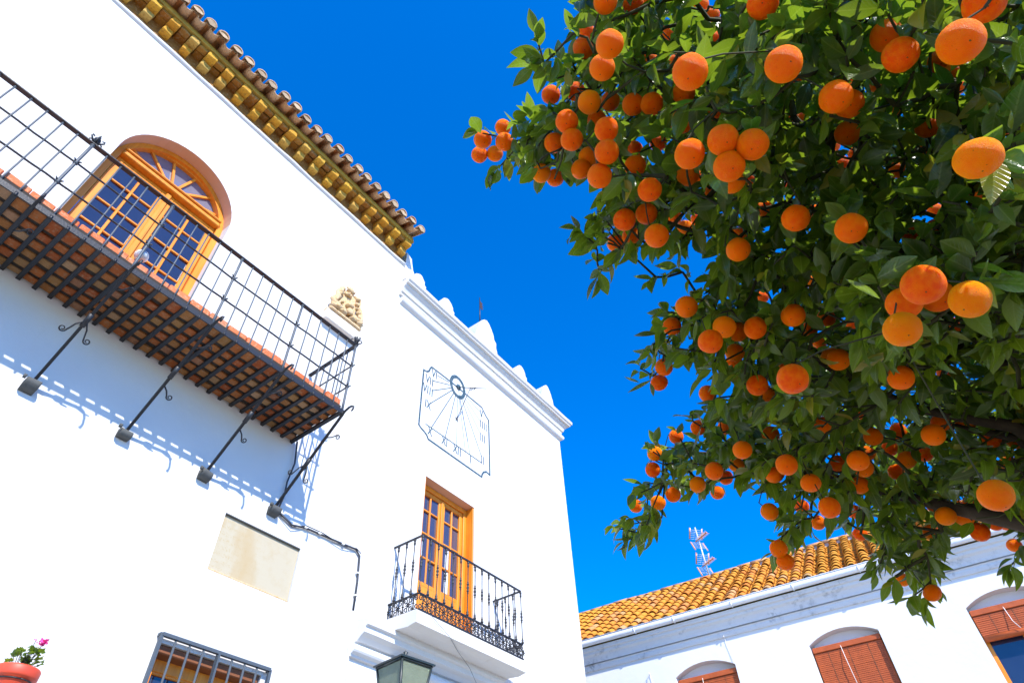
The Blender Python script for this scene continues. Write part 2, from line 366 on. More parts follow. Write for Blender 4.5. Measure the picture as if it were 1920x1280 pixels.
def inst(name, me, parent, loc=(0, 0, 0), rot=(0, 0, 0), scale=(1, 1, 1)):
    o = bpy.data.objects.new(name, me); link(o, parent); o.location = loc; o.rotation_euler = rot; o.scale = scale; return o
def mat_mesh(mb, name, mat):
    me = mb.mesh(name); me.materials.append(MAT[mat]); return me

def wall_sheet(outer, holes, depth, axis):
    """flat wall with openings: returns MB for the front and one for the reveals. points are (u, z)"""
    bm = bmesh.new(); loops = []
    for lp in [outer] + holes:
        vs = [bm.verts.new((u, 0, z)) for u, z in lp]
        es = [bm.edges.new((vs[i], vs[(i + 1) % len(vs)])) for i in range(len(vs))]; loops.append((vs, es))
    bmesh.ops.triangle_fill(bm, use_beauty=True, use_dissolve=False, edges=bm.edges[:])
    bm.verts.index_update(); a = MB(); conv = (lambda u, z, d: (-d, u, z)) if axis == 'y' else (lambda u, z, d: (u, d, z))
    a.add([conv(v.co.x, v.co.z, 0) for v in bm.verts], [[v.index for v in f.verts] for f in bm.faces]); bm.free()
    revs = []
    for lp in holes:
        r = MB(); n = len(lp); r.add([conv(u, z, 0.0) for u, z in lp] + [conv(u, z, depth) for u, z in lp], [(k, (k + 1) % n, n + (k + 1) % n, n + k) for k in range(n)])
        revs.append(r)
    return a, revs

def arch_loop(y0, y1, z0, zs, rise, n=24):
    c = (y0 + y1) / 2; a = (y1 - y0) / 2
    return [(y0, z0), (y1, z0)] + [(c + a * math.cos(math.pi * i / n), zs + rise * math.sin(math.pi * i / n)) for i in range(n + 1)]

def seg_loop(y0, y1, z0, zs, rise, n=12):
    c = (y0 + y1) / 2; a = (y1 - y0) / 2; rad = (a * a + rise * rise) / (2 * rise); cz = zs + rise - rad; w0 = math.asin(a / rad)
    return [(y0, z0), (y1, z0)] + [(c + rad * math.sin(w0 * (1 - 2 * i / n)), cz + rad * math.cos(w0 * (1 - 2 * i / n))) for i in range(n + 1)]

# ================================================================== SETTING
g = MB(); S = 1500
g.add([(-S, -S, 0), (S, -S, 0), (S, S, 0), (-S, S, 0)], [(0, 1, 2, 3)])
tag(g.build('ground', 'ground'), kind='structure')

# ================================================================== WHITE TOWN HALL (left)
hall = thing('town_hall', 'tall white rendered building with tiled eaves, iron balcony and crested tower parapet', 'building', (0, 3, 0))
AW = (0.09, 1.71, 6.80, 9.33, 0.90)                # arched opening: y0 y1 z0 spring rise
holes = [arch_loop(*AW), [(6.03, 5.03), (7.25, 5.03), (7.25, 7.47), (6.03, 7.47)],
         [(2.84, 2.3), (3.94, 2.3), (3.94, 3.98), (2.84, 3.98)],
         [(3.035, 4.755), (4.06, 4.755), (4.06, 5.40), (3.035, 5.40)]]
outer = [(-7, 0), (10.36, 0), (10.36, 11.45), (4.97, 11.45), (4.97, 12.02), (-7, 12.02)]
w, _ = wall_sheet(outer, holes, 0.3, 'y')
def quad(mb, *p): mb.add(p, [tuple(range(len(p)))])
XB = -8.0
quad(w, (0, 10.36, 0), (0, 10.36, 11.45), (XB, 10.36, 11.45), (XB, 10.36, 0))
quad(w, (0, -7, 0), (0, -7, 12.02), (XB, -7, 12.02), (XB, -7, 0))
quad(w, (XB, -7, 0), (XB, 10.36, 0), (XB, 10.36, 11.45), (XB, -7, 11.45))
quad(w, (0, 4.97, 11.45), (0, 10.36, 11.45), (XB, 10.36, 11.45), (XB, 4.97, 11.45))
quad(w, (0, 4.97, 11.45), (0, 4.97, 12.02), (XB, 4.97, 12.02), (XB, 4.97, 11.45))
w.build('wall', 'plaster', hall, fix=False)
# reveals of the openings
def reveal(lp, depth, soft):
    a, b = MB(), MB(); n = len(lp)
    for k in range(n):
        (u0, z0), (u1, z1) = lp[k], lp[(k + 1) % n]
        q = [(0, u0, z0), (0, u1, z1), (-depth, u1, z1), (-depth, u0, z0)]
        tgt = b if (min(z0, z1) > soft) else a
        tgt.add(q, [(0, 1, 2, 3)])
    return a, b
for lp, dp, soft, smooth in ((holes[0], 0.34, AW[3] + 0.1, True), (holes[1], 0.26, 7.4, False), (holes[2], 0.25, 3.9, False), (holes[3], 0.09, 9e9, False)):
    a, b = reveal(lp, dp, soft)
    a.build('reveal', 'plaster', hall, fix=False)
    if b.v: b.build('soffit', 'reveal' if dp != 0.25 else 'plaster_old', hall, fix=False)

# --- arched window (big balcony door with fanlight)
def band(outer_pts, inner_pts, x0, x1, mb=None):
    mb = mb or MB(); n = len(outer_pts)
    vs = [(x, y, z) for x in (x0, x1) for pts in (outer_pts, inner_pts) for (y, z) in pts]
    o0, i0, o1, i1 = 0, n, 2 * n, 3 * n; fs = []
    for k in range(n - 1):
        fs += [(o0 + k, o0 + k + 1, i0 + k + 1, i0 + k), (o1 + k, i1 + k, i1 + k + 1, o1 + k + 1), (i0 + k, i0 + k + 1, i1 + k + 1, i1 + k), (o0 + k, o1 + k, o1 + k + 1, o0 + k + 1)]
    for k in (0, n - 1): fs.append((o0 + k, i0 + k, i1 + k, o1 + k))
    return mb.add(vs, fs)
def arch_path(y0, y1, z0, zs, rise, n=28):
    c = (y0 + y1) / 2; a = (y1 - y0) / 2
    return [(y1, z0)] + [(c + a * math.cos(math.pi * i / n), zs + rise * math.sin(math.pi * i / n)) for i in range(n + 1)] + [(y0, z0)]
fr = band(arch_path(0.092, 1.708, 6.81, 9.33, 0.898), arch_path(0.17, 1.63, 6.81, 9.33, 0.82), -0.30, -0.19)
aw = fr.build('arched_window', 'wood', hall)
band(arch_path(0.165, 1.635, 9.55, 9.551, 0.60), arch_path(0.205, 1.595, 9.55, 9.551, 0.56), -0.31, -0.235).build('fanlight_frame', 'wood', aw)
MB().rbox(-0.32, -0.15, 0.172, 1.628, 9.43, 9.505, 0.012).rbox(-0.30, -0.125, 0.172, 1.628, 9.507, 9.545, 0.01).build('transom', 'wood', aw)
for i in range(6):
    w_ = R(20 + i * 28); c0 = Vector((-0.27, 0.9 + 0.10 * math.cos(w_), 9.54 + 0.07 * math.sin(w_))); c1 = Vector((-0.27, 0.9 + 0.71 * math.cos(w_), 9.545 + 0.585 * math.sin(w_)))
    MB().bar(c0, c1, 0.035, 0.035, (1, 0, 0)).build('fanlight_bar', 'wood', aw)
edges_a = [R(0), *[R(20 + i * 28) for i in range(6)], R(180)]
for i in range(7):
    pts = [(0.9, 9.545)] + [(0.9 + 0.72 * math.cos(edges_a[i] + (edges_a[i + 1] - edges_a[i]) * t / 5), 9.546 + 0.60 * math.sin(edges_a[i] + (edges_a[i + 1] - edges_a[i]) * t / 5)) for t in range(6)]
    MB().extrude_x(pts, -0.292, -0.286).build('fanlight_pane', 'glass_fan', aw)
def door_leaf(par, y0, y1, z0, z1, rows, xf, st=0.075, panel_top=None, mw=0.032, glass='glass'):
    """double-column glazed leaf; rows = z of the horizontal bars"""
    f = MB(); xb = xf - 0.05
    f.rbox(xb, xf, y0, y0 + st, z0, z1, 0.006).rbox(xb, xf, y1 - st, y1, z0, z1, 0.006)
    f.rbox(xb, xf - 0.002, y0 + st, y1 - st, z1 - st, z1, 0.006).rbox(xb, xf - 0.002, y0 + st, y1 - st, z0, rows[0], 0.006)
    leaf = f.build('door_leaf', 'wood', par)
    if panel_top:
        MB().rbox(xf - 0.002, xf + 0.008, y0 + st + 0.05, y1 - st - 0.05, z0 + 0.1, rows[0] - 0.06, 0.008).build('panel', 'wood', par)
    cy = (y0 + y1) / 2
    MB().rbox(xf - 0.04, xf - 0.006, cy - mw / 2, cy + mw / 2, rows[0], z1 - st, 0.006).build('glazing_bar', 'wood', par)
    rr = rows + [z1 - st]
    for z in rows[1:]:
        for (a, b) in ((y0 + st, cy - mw / 2), (cy + mw / 2, y1 - st)):
            MB().rbox(xf - 0.038, xf - 0.01, a, b, z - mw / 2, z + mw / 2, 0.006).build('glazing_bar', 'wood', par)
    for i in range(len(rr) - 1):
        for (a, b) in ((y0 + st, cy - mw / 2), (cy + mw / 2, y1 - st)):
            t = random.uniform(-0.016, 0.016)
            m = MB(); x = xf - 0.034
            m.add([(x, a, rr[i]), (x + t, b, rr[i]), (x + t, b, rr[i + 1]), (x, a, rr[i + 1]), (x - .006, a, rr[i]), (x - .006, b, rr[i]), (x - .006, b, rr[i + 1]), (x - .006, a, rr[i + 1])],
                  [(0, 1, 2, 3), (7, 6, 5, 4), (0, 4, 5, 1), (1, 5, 6, 2), (2, 6, 7, 3), (3, 7, 4, 0)])
            m.build('pane', glass, par)
    return leaf
rows = [7.27, 7.70, 8.13, 8.56, 8.99]
door_leaf(aw, 0.178, 0.895, 6.84, 9.42, rows, -0.235, 0.085)
door_leaf(aw, 0.905, 1.622, 6.84, 9.42, rows, -0.235, 0.085)
MB().rbox(-0.235, -0.205, 0.865, 0.935, 6.84, 9.40, 0.008).build('astragal', 'wood', aw)
# --- small balcony door
fr = MB().rbox(-0.24, -0.155, 6.034, 6.12, 5.03, 7.465, 0.008).rbox(-0.24, -0.155, 7.16, 7.246, 5.03, 7.465, 0.008).rbox(-0.24, -0.153, 6.12, 7.16, 7.385, 7.465, 0.008)
bd = fr.build('balcony_door', 'wood', hall)
door_leaf(bd, 6.125, 6.637, 5.04, 7.38, [5.88, 6.26, 6.65, 7.04], -0.18, 0.07, True, 0.03, 'glass_curtain')
door_leaf(bd, 6.643, 7.155, 5.04, 7.38, [5.88, 6.26, 6.65, 7.04], -0.18, 0.07, True, 0.03, 'glass_curtain')
MB().rbox(-0.18, -0.158, 6.61, 6.67, 5.04, 7.36, 0.006).build('astragal', 'wood', bd)
for y0, y1 in ((6.20, 6.36), (6.80, 6.90)):
    m = MB(); n = 14; vs = [(-0.209 + 0.002 * math.sin(i * 2.1), y0 + (y1 - y0) * i / n, z) for z in (5.90, 6.62) for i in range(n + 1)]
    m.add(vs, [(i, i + 1, n + 2 + i, n + 1 + i) for i in range(n)]).build('net_curtain', 'curtain', bd, fix=False)

MB().rbox(-0.153, -0.012, 7.222, 7.2485, 5.03, 7.466, 0.004).build('jamb_lining', 'wood', bd)
MB().rbox(-0.153, -0.012, 6.0315, 6.058, 5.03, 7.466, 0.004).build('jamb_lining', 'wood', bd)
# --- ground floor window behind a grille
gw = MB().rbox(-0.22, -0.15, 2.845, 2.93, 2.3, 3.90, 0.006).rbox(-0.22, -0.15, 3.36, 3.46, 2.3, 3.90, 0.006).rbox(-0.22, -0.15, 3.85, 3.935, 2.3, 3.90, 0.006).rbox(-0.22, -0.155, 2.845, 3.935, 3.80, 3.97, 0.006)
gwo = gw.build('grille_window', 'wood', hall)
for y0, y1 in ((2.93, 3.36), (3.46, 3.85)):
    for z0, z1 in ((2.3, 2.95), (2.95, 3.45), (3.45, 3.80)):
        MB().box(-0.20, -0.194, y0, y1, z0 + 0.02, z1 - 0.02).build('pane', 'glass', gwo)
        MB().rbox(-0.215, -0.17, y0, y1, z1 - 0.02, z1 + 0.02, 0.005).build('glazing_bar', 'wood', gwo)
MB().rbox(-0.21, -0.02, 2.85, 3.93, 3.90, 3.975, 0.01, 0.004).build('lintel', 'wood_brown', gwo)
gr = MB(); XG = 0.05
gr.bar((XG, 2.80, 4.03), (XG, 3.99, 4.03), 0.04, 0.03).bar((XG, 2.80, 2.3), (XG, 2.80, 4.03), 0.03, 0.03, (0, 1, 0)).bar((XG, 3.99, 2.3), (XG, 3.99, 4.03), 0.03, 0.03, (0, 1, 0))
gr.bar((0, 2.80, 4.03), (XG, 2.80, 4.03), 0.03, 0.03).bar((0, 3.99, 4.03), (XG, 3.99, 4.03), 0.03, 0.03)
grille = gr.build('grille', 'iron_grey', hall)
for i, y in enumerate((2.945, 3.09, 3.235, 3.39, 3.55, 3.695, 3.84)):
    if i == 3: MB().bar((XG + .004, y, 2.3), (XG + .004, y, 4.015), 0.05, 0.02, (0, 1, 0)).build('grille_post', 'iron_grey', grille)
    else: MB().tube([(XG, y, 2.3), (XG, y, 4.02)], 0.011, 8).build('grille_bar', 'iron_grey', grille)
MB().bar((XG, 2.80, 3.05), (XG, 3.99, 3.05), 0.03, 0.012).build('grille_rail', 'iron_grey', grille)

# --- eaves of the main block: half-round moulding, ochre brick corbels, board, tiles
def arcp(cx, cz, r, a0, a1, n): return [(cx + r * math.cos(R(a0 + (a1 - a0) * i / n)), cz + r * math.sin(R(a0 + (a1 - a0) * i / n))) for i in range(n + 1)]
MB().extrude_y([(-0.02, 11.875)] + arcp(0.0, 11.92, 0.045, -90, 90, 8) + [(-0.02, 11.965)], -7, 4.95, True, 110, 0.012).build('eaves_moulding', 'plaster', hall)
eav = MB().box(-0.3, 0.012, -7, 4.86, 11.975, 12.37).build('eaves', 'ochre_back', hall)
def jb(name, mat, x0, x1, y0, y1, z0, z1, par, b=0.012, j=0.009): return MB().rbox(x0, x1, y0, y1, z0, z1, b, j).build(name, mat, par)
yc = 4.76
while yc > -1.4:
    wd = 0.155 + random.uniform(-0.012, 0.012); g0 = yc - 0.325 + wd / 2 + 0.006; g1 = yc - wd / 2 - 0.010
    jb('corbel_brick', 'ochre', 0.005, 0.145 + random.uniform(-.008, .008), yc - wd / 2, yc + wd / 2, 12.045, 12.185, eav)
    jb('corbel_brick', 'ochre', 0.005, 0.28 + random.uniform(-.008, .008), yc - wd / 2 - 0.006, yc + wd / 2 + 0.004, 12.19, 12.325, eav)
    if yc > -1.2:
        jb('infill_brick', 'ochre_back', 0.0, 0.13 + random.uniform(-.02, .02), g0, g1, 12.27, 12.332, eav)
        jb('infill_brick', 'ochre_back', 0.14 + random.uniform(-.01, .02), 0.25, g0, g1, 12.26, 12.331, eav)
    yc -= 0.325 + random.uniform(-0.012, 0.012)
MB().rbox(-0.02, 0.305, -7, 4.865, 12.335, 12.372, 0.008).build('eaves_course', 'ochre_board', eav)
MB().box(-0.02, 0.285, -7, 4.862, 12.374, 12.46).build('eaves_bed', 'ochre_board', eav)
def barrel(L, r0, r1, th=0.014, n=9, up=True, wob=0.0):
    """half-round clay tile along +x (x = 0 lower end); up: cover tile, else channel tile"""
    m = MB(); vs = []; rings = ((0, r0), (L, r1))
    for (x, r) in rings:
        for rr in (r, r - th):
            for k in range(n + 1):
                w_ = math.pi * k / n; vs.append((x, rr * math.cos(w_), rr * math.sin(w_) * (1 if up else -1)))
    q = n + 1; fs = []
    for k in range(n):
        fs += [(k, k + 1, 2 * q + k + 1, 2 * q + k), (q + k, 3 * q + k, 3 * q + k + 1, q + k + 1), (k, q + k, q + k + 1, k + 1), (2 * q + k, 2 * q + k + 1, 3 * q + k + 1, 3 * q + k)]
    fs += [(0, 2 * q, 3 * q, q), (n, q + n, 3 * q + n, 2 * q + n)]
    return m.add(vs, fs, True)
sl = R(24)
cov = mat_mesh(barrel(0.46, 0.098, 0.080, 0.016), 'eaves_tile', 'eave_tile'); chn = mat_mesh(barrel(0.46, 0.082, 0.094, 0.016, up=False), 'channel_tile', 'eave_tile')
plug_mb = MB(); plug_mb.add([(0, 0, -.04)] + [(0, 0.082 * math.cos(math.pi * k / 10), 0.082 * math.sin(math.pi * k / 10)) for k in range(11)] + [(-.05, 0, -.03)] + [(-.05, 0.080 * math.cos(math.pi * k / 10), 0.080 * math.sin(math.pi * k / 10)) for k in range(11)],
            [(0, k, k + 1) for k in range(1, 11)] + [(12, k + 13, k + 12) for k in range(1, 11)] + [(k, k + 12, k + 13, k + 1) for k in range(1, 11)])
plug = mat_mesh(plug_mb, 'mortar_plug', 'plug')
rf = MB(); zt = 12.475
rf.add([(0.30, -7, zt - .02), (0.30, 4.84, zt - .02), (-7, 4.84, zt - .02 + 7.5 * math.tan(sl)), (-7, -7, zt - .02 + 7.5 * math.tan(sl))], [(0, 1, 2, 3)])
rfo = rf.build('roof', 'ochre_board', hall)
y = 4.80
while y > -1.4:
    for rrow in range(3):
        j = random.uniform(-0.02, 0.02); yaw = random.uniform(-0.05, 0.05)
        base = Vector((0.525 + j - rrow * 0.36 * math.cos(sl), y + random.uniform(-.018, .018), zt + 0.045 + random.uniform(-.012, .012) + rrow * 0.36 * math.sin(sl)))
        inst('roof_tile', cov, rfo, base, (0, -sl + random.uniform(-.03, .03), math.pi + yaw))
        if rrow == 0: inst('mortar_plug', plug, rfo, base + Vector((0.012, 0, -0.012)), (random.uniform(-.1, .1), random.uniform(0.0, .30), 0), (1, 0.98, random.uniform(0.8, 1.05)))
        inst('channel_tile', chn, rfo, base + Vector((-0.03, -0.1225, -0.005)), (0, -sl, math.pi))
    y -= 0.245
# white upstand closing the eaves against the tower
st = MB(); st.extrude_x([(4.985, 11.44), (5.42, 11.44), (5.36, 11.75), (5.20, 12.02), (5.13, 12.32), (4.985, 12.40)], -0.5, -0.004); st.build('upstand', 'plaster', hall)

# --- tower cornice (profile swept along the front and returned round the corner)
def sweep_corner(prof, y0, yc, xb, mb=None, wob=0.0):
    """profile (offset, z) along the facade from y0 to the corner yc, then back along the side to x = xb"""
    mb = mb or MB(); n = len(prof); vs = []
    segs = 24
    for i in range(segs + 1):
        t = i / segs
        for (o, z) in prof:
            d = wob * mnoise.noise(Vector((o * 5, t * 9, z * 5)))
            vs.append((o + d, y0 + (yc + o - y0) * t if i else y0 - 0.0, z + d))
    for (o, z) in prof: vs.append((xb, yc + o, z))
    S_ = segs + 2; fs = []
    for i in range(S_ - 1):
        for k in range(n): fs.append((i * n + k, i * n + (k + 1) % n, (i + 1) * n + (k + 1) % n, (i + 1) * n + k))
    fs += [tuple(range(n - 1, -1, -1)), tuple(range((S_ - 1) * n, S_ * n))]
    return mb.add(vs, fs)
roll = [(-0.01, 10.74)] + arcp(0.005, 10.85, 0.085, -80, 80, 8) + [(-0.01, 10.95)]
sweep_corner(roll, 4.98, 10.36, -3, None, 0.006).build('roll_moulding', 'plaster', hall)
core = [(-0.01, 10.955), (0.05, 10.957), (0.055, 11.02), (0.085, 11.03), (0.09, 11.06), (0.115, 11.12), (0.16, 11.165), (0.165, 11.20), (0.215, 11.205), (0.22, 11.225), (0.255, 11.26), (0.26, 11.33), (-0.01, 11.335)]
sweep_corner(core, 4.93, 10.36, -3, None, 0.005).build('cornice', 'plaster_old', hall)
cap = [(-0.3, 11.34), (0.235, 11.338), (0.225, 11.40), (0.06, 11.50), (-0.3, 11.53)]
sweep_corner(cap, 5.02, 10.36, -3, None, 0.01).build('parapet_capping', 'plaster_cap', hall)
def merlon(c, wd, hh, th=0.36, x0=0.10, zb=11.44):
    """bell-shaped crest with flared foot"""
    half = [(0.80, 0.0), (0.60, 0.05), (0.48, 0.17), (0.43, 0.34), (0.42, 0.50), (0.34, 0.56), (0.31, 0.70), (0.22, 0.85), (0.10, 0.96), (0.0, 1.0)]
    pts = [(c + wd * a, zb + hh * b) for a, b in half] + [(c - wd * a, zb + hh * b) for a, b in reversed(half[:-1])]
    bm = bmesh.new(); n = len(pts)
    f = bm.faces.new([bm.verts.new((x0, y + random.uniform(-.01, .01), z + random.uniform(-.008, .008))) for y, z in pts])
    ex = bmesh.ops.extrude_face_region(bm, geom=[f]); bmesh.ops.translate(bm, vec=(-th, 0, 0), verts=[v for v in ex['geom'] if isinstance(v, bmesh.types.BMVert)])
    bmesh.ops.recalc_face_normals(bm, faces=bm.faces[:])
    bmesh.ops.bevel(bm, geom=[e for e in bm.edges if abs(e.verts[0].co.x - e.verts[1].co.x) < 1e-6], offset=0.015, segments=2, affect='EDGES')
    m = MB(); bm.verts.index_update(); m.add([v.co[:] for v in bm.verts], [[v.index for v in q.verts] for q in bm.faces]); bm.free()
    return m.build('merlon', 'plaster', hall)
merlon(5.33, 0.46, 0.50); merlon(6.18, 0.54, 0.52); m3 = merlon(7.50, 0.80, 1.0, 0.45); merlon(8.78, 0.52, 0.54); merlon(9.86, 0.54, 0.68)

# --- string course under the small balcony
s1 = [(-0.01, 4.63), (0.05, 4.635), (0.10, 4.68), (0.16, 4.71), (0.165, 4.77), (0.20, 4.79), (0.205, 4.86), (-0.01, 4.90)]
s2 = [(-0.01, 4.44), (0.04, 4.445), (0.05, 4.47)] + arcp(0.05, 4.53, 0.055, -70, 80, 6) + [(-0.01, 4.60)]
sweep_corner(s1, 5.06, 10.36, -3, None, 0.004).build('string_course', 'plaster', hall)
sweep_corner(s2, 4.99, 10.36, -3, None, 0.004).build('string_course', 'plaster', hall)
MB().extrude_y([(-0.01, 4.865), (0.42, 4.83), (0.50, 4.845), (0.555, 4.85), (0.56, 4.995), (0.54, 5.01), (-0.01, 5.02)], 5.50, 7.77).build('balcony_slab', 'plaster_old', hall)

# ------------------------------------------------------------------ big iron balcony
YL, YR_, XF, ZB = -2.80, 3.57, 0.93, 6.66
bal = MB().box(-0.02, 0.916, YL + 0.03, YR_ - 0.02, 6.705, 6.765).build('balcony', 'mortar', hall)
posts = [3.565 - 0.913 * i for i in range(8)]
ys = []
for i in range(len(posts) - 1):
    ys += [posts[i] - 0.152 * k for k in range(6)]
ys.append(posts[-1])
# floor irons, soffit bricks, edge bricks
for y in ys:
    MB().rbox(-0.03, XF + 0.012, y - 0.022, y + 0.022, ZB - 0.012, ZB + 0.036, 0.004, 0.002).build('floor_bar', 'iron', bal)
    MB().tube([(XF + .02, y, ZB - 0.045), (XF + .02, y, ZB)], [0.010, 0.016], 6).build('bolt', 'iron', bal)
for a in range(len(ys) - 1):
    y0, y1 = ys[a + 1], ys[a]
    if y1 < -1.75: break
    off = random.uniform(-0.02, 0.02)
    for k in range(6):
        x0 = 0.005 + k * 0.148 + (off if 0 < k else 0); x1 = 0.005 + (k + 1) * 0.148 - 0.046 + (off if k < 5 else 0.045)
        dz = random.uniform(-0.010, 0.008)
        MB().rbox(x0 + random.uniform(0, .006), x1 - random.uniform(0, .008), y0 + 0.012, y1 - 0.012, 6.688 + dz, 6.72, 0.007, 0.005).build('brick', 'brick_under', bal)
y = YR_ - 0.03
while y > -2.6:
    L = random.uniform(0.20, 0.27); d = random.uniform(-0.012, 0.012)
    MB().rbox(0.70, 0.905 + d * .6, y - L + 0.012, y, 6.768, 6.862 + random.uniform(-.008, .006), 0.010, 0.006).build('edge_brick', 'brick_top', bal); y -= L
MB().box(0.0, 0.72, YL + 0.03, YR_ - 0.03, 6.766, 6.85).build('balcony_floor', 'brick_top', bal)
x = 0.02
while x < 0.68:
    MB().rbox(x, x + 0.205, YR_ - 0.16, YR_ - 0.022, 6.772, 6.842, 0.01, 0.005).build('edge_brick', 'brick_top', bal); x += 0.22
MB().bar((XF + .013, YL, 6.668), (XF + .013, YR_ + .012, 6.668), 0.012, 0.064).build('edge_bar', 'iron', bal)
MB().bar((0, YR_ + .004, 6.672), (XF, YR_ + .004, 6.672), 0.012, 0.060).build('edge_bar', 'iron', bal)
# railing
ZT = 7.84; XR = XF + 0.005
MB().bar((XR, YL, ZT), (XR, YR_ + 0.02, ZT), 0.055, 0.014).bar((XR, YL, ZT + .013), (XR, YR_ + 0.02, ZT + .013), 0.03, 0.012).build('top_rail', 'iron', bal)
MB().bar((0, YR_, ZT), (XR - .03, YR_, ZT), 0.055, 0.014).build('top_rail', 'iron', bal)
def wavy(a, b, n, r, amp=0.004):
    a = Vector(a); b = Vector(b); return [a.lerp(b, i / n) + Vector((random.uniform(-amp, amp), random.uniform(-amp, amp) * .3, random.uniform(-amp, amp))) for i in range(n + 1)]
for z in (7.455, 7.085):
    MB().tube(wavy((XR, YL, z), (XR, YR_, z), 44, 0.0105), 0.0105, 6).build('mid_rail', 'iron', bal)
    MB().tube(wavy((0.0, YR_, z), (XR, YR_, z), 8, 0.0105), 0.0105, 6).build('mid_rail', 'iron', bal)
def baluster(x, y, r, mat='iron_grey', nm='baluster'):  # lighter grey-blue puts the sunlit reflection into the balusters' colour
    m = MB(); m.tube(wavy((x, y, 6.66), (x, y, ZT - 0.004), 7, r, 0.003), r, 6)
    for z in (7.455, 7.085): m.lathe([(r, z - r * 1.6), (r * 1.7, z - r * .7), (r * 1.7, z + r * .7), (r, z + r * 1.6)], (x, y, 0), 6)
    m.lathe([(r * .9, ZT - .035), (r * 1.8, ZT - .02), (r * 1.2, ZT - .006)], (x, y, 0), 6)
    return m.build(nm, mat, bal)
for y in ys:
    ispost = any(abs(y - p_) < 1e-4 for p_ in posts)
    if y < -2.5: continue
    if ispost:
        baluster(XR, y, 0.0155, nm='post')
        for z in (7.455, 7.085):
            m = MB()
            for s_ in (-1, 1): m.tube([(XR + .012, y + s_ * .01, z), (XR + .028, y + s_ * .024, z + .012), (XR + .02, y + s_ * .034, z + .032)], [0.009, 0.009, 0.006], 6)
            m.build('collar', 'iron', bal)
    else: baluster(XR, y, 0.0085)
for i in range(1, 6): baluster(XR - i * 0.155, YR_, 0.0085)
# finials: ball with four scrolled petals
def finial(y):
    m = MB(); c = Vector((XR, y, ZT + 0.015))
    m.lathe([(0.012, 0), (0.016, 0.02), (0.010, 0.035), (0.026, 0.05), (0.036, 0.075), (0.03, 0.10), (0.013, 0.118), (0.010, 0.13), (0.016, 0.14), (0.008, 0.155)], tuple(c), 12)
    for q in range(6):
        w_ = 2 * math.pi * q / 6; d = Vector((math.cos(w_), math.sin(w_), 0))
        m.tube([c + d * 0.012 + Vector((0, 0, .01)), c + d * 0.045 + Vector((0, 0, .025)), c + d * 0.075 + Vector((0, 0, .055)), c + d * 0.07 + Vector((0, 0, .085)), c + d * 0.045 + Vector((0, 0, .085))], [0.010, 0.010, 0.009, 0.008, 0.006], 6)
    m.build('finial', 'iron', bal)
finial(posts[0] - 0.005); finial(posts[4]); finial(posts[7])
# raking brackets with cement feet, hooked ends and scrolls
def spiral(c, a, b, r0, turns, n=18, s0=0.0):
    return [c + (a * math.cos(s0 + 2 * math.pi * turns * i / n) + b * math.sin(s0 + 2 * math.pi * turns * i / n)) * r0 * (1 - 0.72 * i / n) for i in range(n + 1)]
for bi, y in enumerate(posts[:6]):
    if y < -1.2: break
    m = MB()
    p0 = Vector((0.035, y, 5.70)); p1 = Vector((0.965, y, 6.615))
    m.bar(p0, p1, 0.027, 0.027, (0, 1, 0))
    m.tube([p1 - Vector((.03, 0, .03)), Vector((1.00, y, 6.645)), Vector((1.05, y + .006, 6.675)), Vector((1.10, y + .008, 6.675)), Vector((1.14, y + .006, 6.645)), Vector((1.145, y, 6.60)), Vector((1.12, y, 6.58))], [0.015, 0.015, 0.014, 0.013, 0.012, 0.011, 0.009], 8)
    br = m.build('bracket', 'iron', bal)
    ax = (p1 - p0).normalized(); nrm = Vector((ax.z, 0, -ax.x))         # below the bar
    tm = 0.55 if bi else 0.46
    for s_, tt, ln in ((1, tm, 0.17), (-1, tm, 0.17), (1, tm + 0.28, 0.13)) if bi in (0, 3) else ((1, tm - 0.12, 0.08), (1, tm + 0.24, 0.12)):
        o = p0.lerp(p1, tt); sy = Vector((0, s_, 0))
        e = o - ax * ln * (1 if tt < 0.7 else -0.6) + sy * 0.085 + nrm * 0.02
        cpts = [o, o.lerp(e, .5) + sy * 0.012 - ax * 0.0, e]
        sp = spiral(e + sy * 0.030, -sy, -ax * (1 if tt < 0.7 else -1), 0.032, 1.35)
        MB().tube(cpts[:-1] + sp, [0.008] * 2 + [0.008 - 0.003 * i / 18 for i in range(19)], 6).build('scroll', 'iron', bal)
    MB().tube([p0.lerp(p1, tm - .06), p0.lerp(p1, tm + .05)], 0.026, 8).build('bracket_collar', 'iron', bal)
    # foot: rounded cement corbel, like a half tile bedded in the wall
    prof = [(-0.02, 5.695), (0.05, 5.70), (0.095, 5.69), (0.11, 5.665), (0.10, 5.635), (0.075, 5.61), (0.035, 5.598), (-0.02, 5.595)]
    ft = MB().extrude_y(prof, y - 0.062, y + 0.058, True, 6, 0.035).build('bracket_foot', 'foot', bal)
    MB().tube([(0.10, y - 0.10, 5.678), (0.10, y - 0.075, 5.678)], 0.022, 8).build('foot_pin', 'foot', bal)

